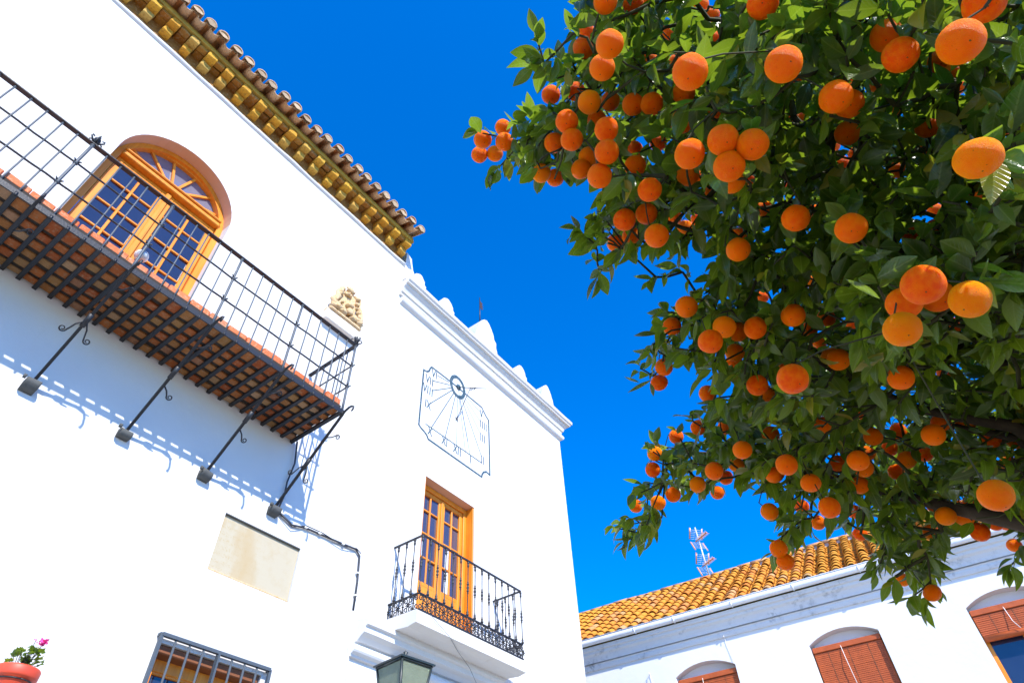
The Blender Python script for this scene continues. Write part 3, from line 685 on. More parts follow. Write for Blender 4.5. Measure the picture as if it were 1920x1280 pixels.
# ------------------------------------------------------------------ small cast iron balcony railing
bx, y0b, y1b = 0.535, 5.535, 7.735; zb0, zb1, zb2 = 5.015, 5.225, 6.02
rail = MB()
for z, hgt in ((zb0 + .008, 0.018), (zb1, 0.018), (zb2, 0.02)):
    rail.bar((bx, y0b, z), (bx, y1b, z), 0.026, hgt).bar((0, y0b, z), (bx - .014, y0b, z), 0.026, hgt).bar((0, y1b, z), (bx - .014, y1b, z), 0.026, hgt)
railing = rail.build('balcony_railing', 'iron', hall)
pr = [(0.007, 0.0), (0.020, 0.012), (0.020, 0.03), (0.013, 0.04), (0.017, 0.055), (0.010, 0.075), (0.0065, 0.10), (0.0065, 0.30), (0.013, 0.315), (0.009, 0.328), (0.0175, 0.342), (0.0175, 0.352), (0.010, 0.365), (0.0185, 0.39), (0.0185, 0.40), (0.010, 0.425), (0.0175, 0.438), (0.0175, 0.448), (0.009, 0.462), (0.013, 0.475), (0.0065, 0.49), (0.0065, 0.68), (0.012, 0.70), (0.018, 0.715), (0.012, 0.73), (0.016, 0.75), (0.020, 0.765), (0.008, 0.785)]
bm_ = mat_mesh(MB().lathe(pr, n=10), 'baluster', 'iron')
nb = 15
for i in range(nb): inst('baluster', bm_, railing, (bx, y0b + (y1b - y0b) * i / (nb - 1), zb1 + 0.008))
for s_ in (y0b, y1b):
    for i in range(1, 4): inst('baluster', bm_, railing, (bx - 0.535 * i / 3.6, s_, zb1 + 0.008))
# scrollwork panels: each is one casting
def scroll_panel(L, hgt):
    m = MB(); n = max(1, round(L / 0.155)); p_ = L / n
    for i in range(n):
        c = (i + 0.5) * p_; r = 0.0075
        for sx in (-1, 1):
            for sz in (-1, 1):
                q = Vector((0, c + sx * p_ * 0.25, hgt / 2 + sz * hgt * 0.25))
                m.tube([Vector((0, c, hgt / 2))] + spiral(q, Vector((0, -sx, 0)), Vector((0, 0, sz)), 0.042, 1.2, 12), [r] * 14, 5)
        m.lathe([(0.004, -.012), (0.020, 0), (0.004, .012)], (0, c, hgt / 2), 8)
        m.tube([(0, c, 0), (0, c, hgt)], 0.005, 5)
        for w_ in range(6):
            a = math.pi * w_ / 3; d = Vector((0, math.cos(a), math.sin(a)))
            m.tube([Vector((0, c + p_ / 2, hgt / 2)) + d * .012, Vector((0, c + p_ / 2, hgt / 2)) + d * 0.05], [0.012, 0.004], 5)
    return m
fp = mat_mesh(scroll_panel(y1b - y0b, zb1 - zb0), 'scroll_panel', 'iron'); sp_ = mat_mesh(scroll_panel(bx, zb1 - zb0), 'scroll_panel', 'iron')
inst('scroll_panel', fp, railing, (bx, y0b, zb0)); inst('scroll_panel', sp_, railing, (bx, y0b, zb0), (0, 0, R(90))); inst('scroll_panel', sp_, railing, (bx, y1b, zb0), (0, 0, R(90)))


# ================================================================== THINGS ON THE FACADE
# --- sundial painted on the wall, with iron gnomon
dial = thing('sundial', 'painted blue-grey sundial with Roman hour numerals and iron gnomon on white wall', 'sundial', (0, 6.7, 8.2))
def dz(zx, zy): p_ = wp(750 + zx / 5.12, 660 + zy / 5.12); return Vector((0.0, p_.y, p_.z))
def stroke(mb, pts, wd, x=0.0035, closed=False):
    """painted line: flat ribbon 3.5 mm proud of the render"""
    n = len(pts)
    for i in range(n if closed else n - 1):
        a = pts[i]; b = pts[(i + 1) % n]; t = (b - a).normalized(); s_ = Vector((0, -t.z, t.y)) * wd * 0.80; e = t * wd * 0.3
        vs = [a - e - s_, a - e + s_, b + e + s_, b + e - s_]
        mb.add([(x + i * 0.00002, v.y, v.z) for v in vs] + [(0.0005, v.y, v.z) for v in vs], [(0, 1, 2, 3), (0, 4, 5, 1), (1, 5, 6, 2), (2, 6, 7, 3), (3, 7, 4, 0)])
    return mb
V3 = lambda y, z: Vector((0, y, z))
bp = [V3(5.763, 9.612), V3(5.845, 9.625), V3(5.905, 9.69), V3(5.925, 9.77), V3(5.962, 9.831), V3(6.52, 9.85), V3(7.44, 9.835), V3(7.50, 9.77), V3(7.58, 9.69), V3(7.656, 9.645), V3(7.67, 9.0), V3(7.68, 8.36), V3(7.58, 8.38), V3(7.50, 8.33), V3(7.455, 8.26), V3(7.441, 8.195), V3(6.7, 8.19), V3(6.015, 8.188), V3(5.97, 8.25), V3(5.90, 8.285), V3(5.82, 8.31), V3(5.767, 8.345), V3(5.764, 9.0)]
stroke(MB(), bp, 0.022, 0.004, True).build('border', 'paint_blue', dial)
cen = V3(6.70, 9.86)
stroke(MB(), [cen + V3(0.195 * math.cos(2 * math.pi * i / 36), 0.235 * math.sin(2 * math.pi * i / 36)) for i in range(36)], 0.045, 0.0055, True).build('ring', 'paint_blue', dial)
for q in ((360, 225), (315, 275), (305, 370), (285, 495), (300, 725), (430, 830), (543, 890), (672, 985), (628, 960), (780, 995), (775, 790), (770, 665), (765, 570)):
    e = dz(*q); d = (e - cen).normalized(); stroke(MB(), [cen + d * 0.26, e], 0.010 if q[0] < 500 or q[1] > 985 else 0.0065, 0.0025).build('hour_line', 'paint_blue', dial)
stroke(MB(), [dz(245, 688), dz(780, 1060)], 0.012, 0.003).build('base_line', 'paint_blue', dial)
GL = {'I': [((0.5, 0), (0.5, 1))], 'V': [((0, 1), (0.5, 0)), ((0.5, 0), (1, 1))], 'X': [((0, 1), (1, 0)), ((0, 0), (1, 1))]}
def numeral(txt, q, hgt=0.15):
    c = dz(*q); wds = {'I': 0.045, 'V': 0.085, 'X': 0.09}; tot = sum(wds[ch] for ch in txt) + 0.012 * (len(txt) - 1); y = c.y - tot / 2; m = MB()
    for ch in txt:
        for (a, b) in GL[ch]:
            A = V3(y + a[0] * wds[ch], c.z - hgt / 2 + a[1] * hgt); B = V3(y + b[0] * wds[ch], c.z - hgt / 2 + b[1] * hgt)
            stroke(m, [A, B], 0.012, 0.0045 + 0.0002 * len(m.v) / 8)
        y += wds[ch] + 0.012
    m.build('numeral', 'paint_blue', dial)
for t_, q in (('VI', (332, 212)), ('VII', (285, 270)), ('VIII', (270, 362)), ('IX', (265, 500)), ('X', (287, 757)), ('XI', (430, 855)), ('XII', (550, 940)), ('I', (675, 1025)), ('II', (793, 1035)), ('III', (793, 825)), ('IIII', (800, 705)), ('V', (780, 588))):
    numeral(t_, q, 0.17)
m = MB(); root = Vector((0.0, 6.71, 9.86)); tip = Vector((0.70, 6.71, 9.42))
m.tube([root, tip], [0.010, 0.006], 8); mid = root.lerp(tip, 0.45)
m.build('gnomon', 'iron', dial)
MB().tube([mid, mid.lerp(Vector((0.01, 6.70, 9.06)), 0.5), Vector((0.01, 6.70, 9.06))], 0.006, 6).build('gnomon_stay', 'iron', dial)
m = MB(); m.tube(spiral(mid + Vector((0.02, .0, -.04)), Vector((1, 0, 0)), Vector((0, 0, -1)), 0.04, 1.3, 14), 0.005, 5); m.tube(spiral(mid + Vector((0.10, .0, -.07)), Vector((-1, 0, 0)), Vector((0, 0, -1)), 0.035, 1.3, 14), 0.005, 5); m.build('gnomon_scroll', 'iron', dial)
m = MB()
for w_ in range(5):
    a = w_ * 2 * math.pi / 5 + .3; m.tube([(0.012, 6.70, 9.06), (0.012, 6.70 + .055 * math.cos(a), 9.06 + .055 * math.sin(a))], [0.008, 0.003], 5)
m.build('stay_foot', 'iron', dial)
MB().lathe([(0.0, 0), (0.05, 0.004), (0.065, 0.015), (0.05, 0.03), (0.0, 0.034)], n=10).build('gnomon_boss', 'paint_blue', dial).matrix_basis = Matrix.Translation((0.003, 6.71, 9.86)) @ Matrix.Rotation(R(90), 4, 'Y')

# --- stone coat of arms
arms = thing('coat_of_arms', 'carved ochre stone coat of arms on a pale block beside the balcony end', 'coat of arms', (0, 3.85, 8.95))
MB().rbox(-0.01, 0.13, 3.49, 4.17, 8.95, 9.17, 0.015, 0.006).build('base_block', 'stone_pale', arms)
MB().rbox(-0.01, 0.16, 3.50, 4.16, 9.173, 9.235, 0.018, 0.008).build('moulded_ledge', 'stone', arms)
def lump(mb, c, r, n=2, rough=0.25, seed=0):
    bm = bmesh.new(); bmesh.ops.create_icosphere(bm, subdivisions=n, radius=1)
    for v in bm.verts:
        d = 1 + rough * mnoise.noise(v.co * 2.3 + Vector((seed, seed * .7, 0))); v.co = Vector((c[0] + v.co.x * r[0] * d, c[1] + v.co.y * r[1] * d, c[2] + v.co.z * r[2] * d))
    bm.verts.index_update(); mb.add([v.co[:] for v in bm.verts], [[v.index for v in f.verts] for f in bm.faces], True); bm.free(); return mb
sh = [(3.70, 9.86), (3.84, 9.90), (3.98, 9.86), (4.03, 9.70), (4.02, 9.48), (3.94, 9.33), (3.84, 9.27), (3.74, 9.33), (3.66, 9.48), (3.65, 9.70)]
MB().extrude_x(sh, -0.01, 0.07).build('shield', 'stone', arms)
m = MB()
for i in range(26):
    t = random.random(); y = 3.84 + random.uniform(-1, 1) * (0.15 + 0.06 * (1 - t)); z = 9.30 + t * 0.55; q = random.uniform(.022, .055)
    lump(m, (0.075 + random.uniform(-.01, .03), y, z), (q * 1.2, q * random.uniform(.6, 1.2), q * random.uniform(.7, 1.5)), 2, 0.6, i * 1.7)
m.build('relief', 'stone', arms)
m = MB()
for s_ in (-1, 1):
    k0 = 0.85 if s_ < 0 else 1.0
    m.tube([Vector((0.05, 3.84 + s_ * .11, 9.93)), Vector((0.09, 3.84 + s_ * .19 * k0, 9.86)), Vector((0.08, 3.84 + s_ * .235, 9.72)), Vector((0.11, 3.84 + s_ * .25 * k0, 9.58)), Vector((0.10, 3.84 + s_ * .31, 9.45)), Vector((0.14, 3.84 + s_ * .25, 9.34)), Vector((0.15, 3.84 + s_ * .13, 9.31)), Vector((0.12, 3.84 + s_ * .10, 9.38))], [.022, .045, .03, .05, .035, .055, .045, .025], 8)
    for j in range(7):
        t = j / 6; lump(m, (0.08 + random.uniform(0, .04), 3.84 + s_ * (0.16 + 0.13 * (1 - t)), 9.28 + t * 0.55), (.05, random.uniform(.025, .05), random.uniform(.03, .06)), 2, 0.7, j * 3 + s_)
    lump(m, (0.13, 3.84 + s_ * .24, 9.275), (.09, .085, .05), 2, 0.6, 9 + s_); lump(m, (0.10, 3.84 + s_ * .10, 9.265), (.10, .08, .04), 2, 0.6, 19 + s_)
lump(m, (0.16, 3.86, 9.36), (.06, .06, .07), 2, 0.6, 77)
m.build('mantling', 'stone', arms)
m = MB(); lump(m, (0.06, 3.85, 9.95), (.06, .085, .05), 2, 0.5, 31); lump(m, (0.05, 3.86, 10.02), (.04, .04, .045), 2, 0.4, 33)
for i in range(5): lump(m, (0.07, 3.775 + i * .04, 9.99), (.026, .016, .034), 1, 0.3, 40 + i)
m.build('crown', 'stone', arms)

# --- inscribed plaque set in a shallow recess
pl = MB().box(-0.085, -0.030, -0.51, 0.51, -0.318, 0.318).build('stone_plaque', 'plaque')
pl.location = (0, 3.5475, 5.0775)
tag(pl, 'cream inscribed stone plaque with worn lettering set into the wall below the balcony', 'plaque')
MB().rbox(-0.028, -0.004, -0.51, 0.50, -0.321, -0.300, 0.004, 0.003).build('plaque_edge', 'stone', pl)
MB().rbox(-0.028, -0.006, -0.511, 0.511, 0.310, 0.3215, 0.003, 0.002).build('plaque_top_shade', 'foot', pl)  # dark strip standing in for the shadow along the recess top

# --- cables
cb = thing('electric_cable', 'black electric cable pair looping from the balcony bracket and down the wall', 'cable', (0, 3.6, 4.0))
def wpath(pts, x, off=(0, 0)): return [Vector((x, wp(*p_).y + off[0], wp(*p_).z + off[1])) for p_ in pts]
run = [(515, 955), (545, 985), (570, 990), (600, 1003), (640, 1020), (665, 1030), (672, 1043), (668, 1090), (660, 1145)]
MB().tube(wpath(run, 0.022), 0.013, 6).build('cable_run', 'cable', cb)
MB().tube([p_ + Vector((0.008, 0, -0.035 * math.sin(i * 1.9))) for i, p_ in enumerate(wpath(run[:7], 0.03))], 0.006, 6).build('cable_run', 'cable', cb)
MB().tube([Vector((0.05, 3.62, 6.68)), Vector((0.04, 3.67, 6.38)), Vector((0.03, 3.64, 6.09)), Vector((0.03, 3.65, 5.91)), Vector((0.03, 3.62, 5.72))], 0.011, 6).build('cable_run', 'cable', cb)
MB().tube(wpath([(660, 1145), (655, 1170), (652, 1215), (648, 1280)], 0.015) + [Vector((0.015, 5.04, 3.2))], 0.012, 6).build('painted_cable', 'conduit', cb)
for p_ in ((668, 1075), (664, 1117), (640, 1021), (596, 1001), (570, 990)):
    v = wp(*p_); MB().rbox(0.0, 0.045, v.y - .02, v.y + .02, v.z - .010, v.z + .010, 0.003).build('cable_clip', 'conduit', cb)
wr = MB().tube([Vector((0.575, 5.72, 5.0)), Vector((0.575, 6.1, 4.84)), Vector((0.40, 6.45, 4.82)), Vector((0.24, 6.9, 4.76)), Vector((0.12, 7.3, 4.55)), Vector((0.05, 7.5, 4.1))], 0.0028, 5).build('thin_wire', 'iron_grey')
tag(wr, 'thin grey wire sagging across the white slab of the small balcony', 'wire')

# --- pale floodlight clamped to a balcony post
fl = thing('floodlight', 'small pale grey floodlight clamped to the balcony railing in front of the arched window', 'floodlight', (0.86, posts[3] - 0.02, 6.86))
fc_ = Vector((0.84, posts[3] + 0.035, 7.02))
o = MB().lathe([(0.0, -0.05), (0.03, -0.05), (0.05, -0.03), (0.065, 0.02), (0.07, 0.045), (0.062, 0.05), (0.055, 0.035), (0.0, 0.03)], n=16).build('lamp_head', 'alu', fl)
o.matrix_basis = Matrix.Translation(fc_) @ Matrix.Rotation(R(-55), 4, 'Y')
MB().tube([fc_ + Vector((-.02, 0, -.03)), Vector((0.88, posts[3], 6.90)), Vector((0.92, posts[3], 6.87))], 0.012, 8).build('lamp_arm', 'alu', fl)

# --- weather vane on the biggest crest of the parapet
vane = thing('weather_vane', 'small rusty iron flag vane standing on the tallest parapet crest', 'weather vane', (-0.12, 7.55, 12.4))
MB().tube([(-0.12, 7.52, 12.35), (-0.12, 7.50, 13.42)], [0.016, 0.010], 6).build('vane_rod', 'iron', vane)
m = MB(); m.extrude_x([(7.515, 13.08), (7.60, 13.05), (7.63, 13.11), (7.57, 13.14), (7.64, 13.19), (7.57, 13.22), (7.62, 13.28), (7.515, 13.31)], -0.125, -0.117); m.build('vane_flag', 'iron_rust', vane)

# --- flower pot on a wall ring with a geranium
pc = Vector((0.19, 1.795, 3.19))
pot = thing('flower_pot', 'red clay flower pot held by a ring on the wall in the bottom left corner', 'flower pot', pc)
MB().lathe([(0.0, 0), (0.085, 0), (0.095, 0.01), (0.118, 0.15), (0.122, 0.155), (0.118, 0.165), (0.145, 0.172), (0.150, 0.185), (0.152, 0.235), (0.146, 0.245), (0.132, 0.24), (0.126, 0.20), (0.0, 0.195)], tuple(pc), 28).build('pot_body', 'pot', pot)
MB().lathe([(0.0, 0.20), (0.124, 0.20), (0.124, 0.215), (0.0, 0.222)], tuple(pc), 20).build('soil', 'soil', pot)
m = MB(); m.tube([pc + Vector((0.128 * math.cos(a), 0.128 * math.sin(a), 0.155)) for a in [2 * math.pi * i / 24 for i in range(25)]], 0.005, 6); m.tube([pc + Vector((-0.125, 0, .155)), pc + Vector((-0.20, 0, .155))], 0.006, 6); m.build('pot_ring', 'iron', pot)
ger = thing('geranium', 'pink flowering geranium growing in the red wall pot', 'plant', pc + Vector((0, 0, 0.21)))
lm = MB(); 
lm.add([(0, 0, 0)] + [(0.024 * (1 + .18 * math.cos(7 * a)) * math.cos(a), 0.024 * (1 + .18 * math.cos(7 * a)) * math.sin(a), 0.006 * math.cos(3 * a) + .004) for a in [2 * math.pi * i / 14 for i in range(14)]], [(0, 1 + i, 1 + (i + 1) % 14) for i in range(14)])
lme = lm.mesh('leaf', False); lme.uv_layers.new(name='UVMap'); lme.materials.append(MAT['leaf'])
random.seed(21)
stems = MB()
for i in range(34):
    a = random.uniform(0, 6.28); r = random.uniform(0.0, 0.11); hgt = random.uniform(0.02, 0.15) * (1.2 - r * 4)
    e = pc + Vector((r * math.cos(a), 0.02 + r * math.sin(a), 0.24 + hgt)); b = pc + Vector((0.4 * r * math.cos(a), 0.4 * r * math.sin(a), 0.215))
    stems.tube([b, b.lerp(e, .6) + Vector((0, 0, .02)), e], 0.0025, 4)
    inst('leaf', lme, ger, e, (random.uniform(-.9, .9), random.uniform(-.9, .9), a), (random.uniform(.8, 1.4),) * 3)
fc = pc + Vector((0.01, 0.075, 0.455))
stems.tube([pc + Vector((0, .02, .21)), pc + Vector((0.0, .05, .34)), fc], 0.003, 5); stems.tube([pc + Vector((0, .02, .21)), pc + Vector((0.0, .02, .36)), fc + Vector((0, -.06, .0))], 0.0025, 5)
stems.build('stems', 'twig', ger)
pm = MB(); pm.add([(0, 0, 0), (0.008, 0.010, 0.004), (0, 0.022, 0.008), (-0.008, 0.010, 0.004)], [(0, 1, 2, 3)]); pme = pm.mesh('petal', False); pme.materials.append(MAT['petal'])
for i in range(46):
    d = Vector((random.gauss(0, 1), random.gauss(0, 1), random.gauss(0.3, 1))).normalized()
    inst('petal', pme, ger, fc + d * random.uniform(.005, .026), (random.uniform(0, 6), random.uniform(0, 6), random.uniform(0, 6)), (1.3, 1.1, 1.2))
for i in range(6): inst('bud', pme, ger, fc + Vector((0, -.06, 0)) + Vector((random.uniform(-.008, .008), random.uniform(-.008, .008), random.uniform(-.01, .01))), (random.uniform(0, 6), random.uniform(0, 6), 0), (.7, .7, .7))

# --- street lantern on a post
LC = Vector((2.72, 3.235, 3.225))
lamp = thing('street_lantern', 'green glazed four-sided street lantern in front of the small balcony', 'street lamp', (LC.x, LC.y, 0))
rot = Matrix.Rotation(YAW + R(45) + R(4), 3, 'Z')
def LQ(x, y, z): return LC + rot @ Vector((x, y, 0)) + Vector((0, 0, z))
hw, hb, Hg = 0.130, 0.070, 0.40
m = MB()
for i in range(4):
    sx, sy = ((1, 1), (-1, 1), (-1, -1), (1, -1))[i]; nx, ny = ((1, 1), (-1, 1), (-1, -1), (1, -1))[(i + 1) % 4]
    m.tube([LQ(sx * hb, sy * hb, -Hg), LQ(sx * hw, sy * hw, 0)], 0.010, 6)
    m.tube([LQ(sx * hb, sy * hb, -Hg), LQ(nx * hb, ny * hb, -Hg)], 0.010, 6); m.tube([LQ(sx * hw, sy * hw, -.004), LQ(nx * hw, ny * hw, -.004)], 0.011, 6)
m.build('lantern_frame', 'lamp_iron', lamp)
for i in range(4):
    sx, sy = ((1, 1), (-1, 1), (-1, -1), (1, -1))[i]; nx, ny = ((1, 1), (-1, 1), (-1, -1), (1, -1))[(i + 1) % 4]
    q = [LQ(sx * hb, sy * hb, -Hg), LQ(nx * hb, ny * hb, -Hg), LQ(nx * hw, ny * hw, 0), LQ(sx * hw, sy * hw, 0)]
    cq = sum(q, Vector()) / 4; inn = (LC + Vector((0, 0, -Hg / 2)) - cq); inn.z = 0; inn = inn.normalized() * 0.004
    m = MB(); m.add([v for v in q] + [v + inn for v in q], [(0, 1, 2, 3), (7, 6, 5, 4), (0, 4, 5, 1), (1, 5, 6, 2), (2, 6, 7, 3), (3, 7, 4, 0)]); m.build('lantern_pane', 'lantern_glass', lamp)
m = MB(); zz = [(0.148, 0.0), (0.150, 0.012), (0.128, 0.018), (0.06, 0.040), (0.03, 0.045), (0.03, 0.055), (0.0, 0.06)]
for (a, z) in zz: m.v += [tuple(LQ(sx * a, sy * a, z)) for sx, sy in ((1, 1), (-1, 1), (-1, -1), (1, -1))]
for i in range(len(zz) - 1):
    for k_ in range(4): m.f.append((i * 4 + k_, i * 4 + (k_ + 1) % 4, (i + 1) * 4 + (k_ + 1) % 4, (i + 1) * 4 + k_)); m.sm.append(False)
m.f.append((3, 2, 1, 0)); m.sm.append(False); m.build('lantern_cap', 'lamp_iron', lamp)
m = MB(); m.lathe([(0.010, 0.05), (0.022, 0.065), (0.010, 0.08), (0.018, 0.095), (0.0, 0.11)], tuple(LC), 10); m.build('cap_finial', 'lamp_iron', lamp)
MB().lathe([(0.0, -.30), (0.028, -.29), (0.045, -.24), (0.03, -.17), (0.016, -.13), (0.016, -.02), (0.0, -.02)], tuple(LC), 14).build('bulb', 'curtain', lamp)
MB().lathe([(0.16, 0.0), (0.16, 0.06), (0.11, 0.12), (0.085, 0.6), (0.07, 0.66), (0.055, 0.72), (0.045, 1.6), (0.05, 1.62), (0.04, 1.66), (0.036, LC.z - Hg - 0.16), (0.05, LC.z - Hg - 0.14), (0.03, LC.z - Hg - 0.08), (0.06, LC.z - Hg - 0.02), (0.10, LC.z - Hg - .005), (0.0, LC.z - Hg)], (LC.x, LC.y, 0), 16).build('post', 'lamp_iron', lamp)

# ================================================================== WHITE TILED HOUSE (right, across the lane)
house = thing('tiled_house', 'low white house with ochre tiled roof and arched windows behind the orange tree', 'house', (0, 13, 0), R(4.489))
# local frame: x along the front, -y towards the square
WX = [0.545, 3.225, 5.915, 8.60, 11.28]; WW = 1.24
hh_ = [seg_loop(x, x + WW, 4.2, 6.10, 0.175) for x in WX]
HW = 6.86
w, _ = wall_sheet([(-6, 0), (15, 0), (15, HW), (-6, HW)], hh_, 0.25, 'x')
for p_ in ([(-6, 0, 0), (-6, 7, 0), (-6, 7, HW), (-6, 0, HW)], [(15, 0, 0), (15, 7, 0), (15, 7, HW), (15, 0, HW)], [(-6, 7, 0), (15, 7, 0), (15, 7, HW), (-6, 7, HW)]): quad(w, *p_)
w.build('wall', 'plaster_house', house, fix=False)
for i, lp in enumerate(hh_):
    m = MB(); n = len(lp); m.add([(u, 0, z) for u, z in lp] + [(u, 0.26, z) for u, z in lp], [(k_, (k_ + 1) % n, n + (k_ + 1) % n, n + k_) for k_ in range(n)]); m.build('reveal', 'plaster_house', house, fix=False)
    x = WX[i]
    f = MB().rbox(x + .004, x + 0.075, 0.16, 0.22, 4.2, 6.08, .006).rbox(x + WW - 0.075, x + WW - .004, 0.16, 0.22, 4.2, 6.08, .006).rbox(x + .075, x + WW - .075, 0.16, 0.22, 6.0, 6.08, .006).rbox(x + WW / 2 - .05, x + WW / 2 + .05, 0.165, 0.22, 4.2, 6.0, .006)
    MB().box(x - .01, x + WW + .01, 0.205, 0.255, 6.081, 6.32).build('tympanum', 'plaster_house', house)
    fo = f.build('window_frame', 'wood', house)
    for a_, b_ in ((x + .075, x + WW / 2 - .05), (x + WW / 2 + .05, x + WW - .075)):
        MB().box(a_, b_, 0.19, 0.196, 4.2, 6.0).build('pane', 'glass', fo)
# cornice, gutter
def extr_x(prof, x0, x1, segs=1, wob=0.0, smooth=False):
    m = MB(); m.extrude_y(prof, x0, x1, smooth, segs, wob); m.v = [(v[1], v[0], v[2]) for v in m.v]; return m     # profile (y, z)
extr_x([(0.01, 6.60), (-0.035, 6.61), (-0.05, 6.66), (-0.05, 6.70), (-0.07, 6.72), (0.01, 6.74)], -6, 15.05, 60, 0.006).build('cornice_moulding', 'plaster_dirty', house)
extr_x([(0.01, 6.742), (-0.075, 6.742), (-0.085, 6.80), (-0.11, 6.86), (-0.15, 6.90), (-0.155, 6.95), (-0.19, 6.965), (-0.195, 7.04), (0.01, 7.05)], -6, 15.05, 60, 0.006).build('cornice', 'plaster_dirty', house)
gy, gz, gr_ = -0.262, 7.125, 0.062
gp = [(-0.205, 7.165), (-0.205, 7.10)] + [(gy + gr_ * math.cos(R(q)), 7.105 + gr_ * 0.9 * math.sin(R(q))) for q in range(340, 199, -20)] + [(gy - gr_, 7.172), (gy - gr_ + .007, 7.172), (gy - gr_ + .007, 7.12), (-0.212, 7.12), (-0.212, 7.165)]
gut = extr_x(gp, -6, 15.1, 40, 0.003, True).build('gutter', 'gutter', house)
MB().tube([(-6, gy - gr_ - .001, 7.168), (15.1, gy - gr_ - .001, 7.168)], 0.009, 6).build('gutter_lip', 'gutter', gut)
x = -4.3
while x < 14:
    m = MB(); m.tube([(x, gy + (gr_ + .006) * math.cos(R(a)), (7.105 + (gr_ + .006) * 0.9 * math.sin(R(a))) if math.sin(R(a)) < 0 else gz + .02) for a in range(175, 350, 19)], 0.012, 6); m.build('gutter_joint', 'gutter', gut); x += random.choice((0.9, 1.25, 1.5))
# roof
PT = R(33); cs, sn = math.cos(PT), math.sin(PT); ry0, rz0 = -0.215, 7.115; RL = 3.95
rs = MB(); rs.add([(-6, ry0 + .05, rz0 - .02), (15, ry0 + .05, rz0 - .02), (15, ry0 + RL * cs, rz0 - .02 + RL * sn), (-6, ry0 + RL * cs, rz0 - .02 + RL * sn), (15, 7.2, 7.0), (-6, 7.2, 7.0)], [(0, 1, 2, 3), (3, 2, 4, 5)])
roof = rs.build('roof', 'ochre_board', house, fix=False)
TL = 0.40; EXP = 0.30
def tile_mesh(r0, r1, up, nm):
    m = barrel(TL, r0, r1, 0.014, 8, up); m.v = [(-v[1], v[0], v[2]) for v in m.v]; return m
tA = [mat_mesh(tile_mesh(0.098 + d, 0.078 + d, True, ''), 'roof_tile', 'roof_tile') for d in (0, .003, -.003)]
cu_rest, pans = MB(), MB()
tc = tile_mesh(0.098, 0.078, True, ''); tp = tile_mesh(0.080, 0.095, False, '')
def add_tf(dst, src, mtx):
    dst.add([mtx @ Vector(v) for v in src.v], src.f, True)
plugw_mb = MB(); plugw_mb.add([(0, 0, -.02)] + [(0.08 * math.cos(math.pi * k_ / 10), -.012 * math.sin(math.pi * k_ / 10), 0.08 * math.sin(math.pi * k_ / 10)) for k_ in range(11)], [(0, k_ + 1, k_) for k_ in range(1, 11)])
plugw_mb.add([(0.078 * math.cos(math.pi * k_ / 10), .06, 0.078 * math.sin(math.pi * k_ / 10)) for k_ in range(11)], [])
plugw_mb.f += [(k_, k_ + 1, k_ + 12, k_ + 11) for k_ in range(1, 11)]; plugw_mb.sm += [False] * 10
plugw = mat_mesh(plugw_mb, 'mortar_plug', 'lime')
nrow = 13; random.seed(5); x = -3.4; ci = 0
while x < 14.6:
    for r_ in range(nrow):
        d = r_ * EXP
        loc = Vector((x + random.uniform(-.012, .012), ry0 - .03 + d * cs + random.uniform(-.012, .012), rz0 + 0.042 + d * sn + random.uniform(-.004, .006)))
        ro = Euler((PT - R(3.2) + random.uniform(-.015, .015), 0, random.uniform(-.035, .035)))
        if -1.95 < x < 3.75: inst('roof_tile', random.choice(tA), roof, loc, ro)
        else: add_tf(cu_rest, tc, Matrix.Translation(loc) @ ro.to_matrix().to_4x4())
        if x < 6: add_tf(pans, tp, Matrix.Translation(loc + Vector((0.136, -.02 * cs, -0.012))) @ Euler((PT - R(3), 0, 0)).to_matrix().to_4x4())
    if -3.4 < x < 9: inst('mortar_plug', plugw, roof, (x, ry0 - .018, rz0 + 0.038), (random.uniform(-.15, .1), 0, 0), (1, 1, random.uniform(.85, 1.02)))
    x += 0.272; ci += 1
tag(cu_rest.build('cover_tiles', 'roof_tile', roof, fix=False), kind='stuff'); tag(pans.build('channel_tiles', 'roof_tile', roof, fix=False), kind='stuff')
rt = barrel(0.42, 0.11, 0.10, 0.016, 8, True); rte = mat_mesh(rt, 'ridge_tile', 'ridge_tile'); x = -3.6
MB().box(-6, 15, ry0 + RL * cs - .07, ry0 + RL * cs + .07, rz0 + RL * sn - .06, rz0 + RL * sn + .05).build('ridge_mortar', 'lime', roof)
while x < 14.6:
    inst('ridge_tile', rte, roof, (x, ry0 + RL * cs, rz0 + RL * sn + 0.02 + random.uniform(-.008, .012)), (0, random.uniform(-.02, .03), random.uniform(-.03, .03))); x += 0.36

# --- wooden slat blinds hung in the arched windows
def blind(x, zbot, label):
    b = thing('slat_blind', label, 'blind', (0, 13, 0), R(4.489), 'slat blinds in the house windows')
    MB().rbox(x + .02, x + WW - .02, 0.05, 0.12, 5.965, 6.06, 0.008).build('head_rail', 'blind', b)
    m = MB(); z = 5.955
    while z > zbot:
        m.box(x + .025, x + WW - .025, 0.070 + random.uniform(-.003, .003), 0.086, z - 0.026, z); z -= 0.0315
    tag(m.build('slats', 'blind', b), kind='stuff')
    for fx in (0.22, 0.5, 0.78): MB().box(x + WW * fx - .004, x + WW * fx + .004, 0.0655, 0.069, zbot, 5.96).build('ladder_tape', 'wood_brown', b)
    if zbot > 5: MB().lathe([(0.0, -WW / 2 + .03), (0.05, -WW / 2 + .03), (0.052, 0), (0.05, WW / 2 - .03), (0.0, WW / 2 - .03)], n=14).build('rolled_slats', 'blind', b).matrix_basis = Matrix.Translation((x + WW / 2, 0.075, zbot - 0.03)) @ Matrix.Rotation(R(90), 4, 'Y')
    MB().tube([(x + WW * .42, 0.06, 6.03), (x + WW * .43, 0.0, 5.75), (x + WW * .47, -0.01, max(zbot, 4.9))], 0.006, 6).build('pull_cord', 'cord', b)
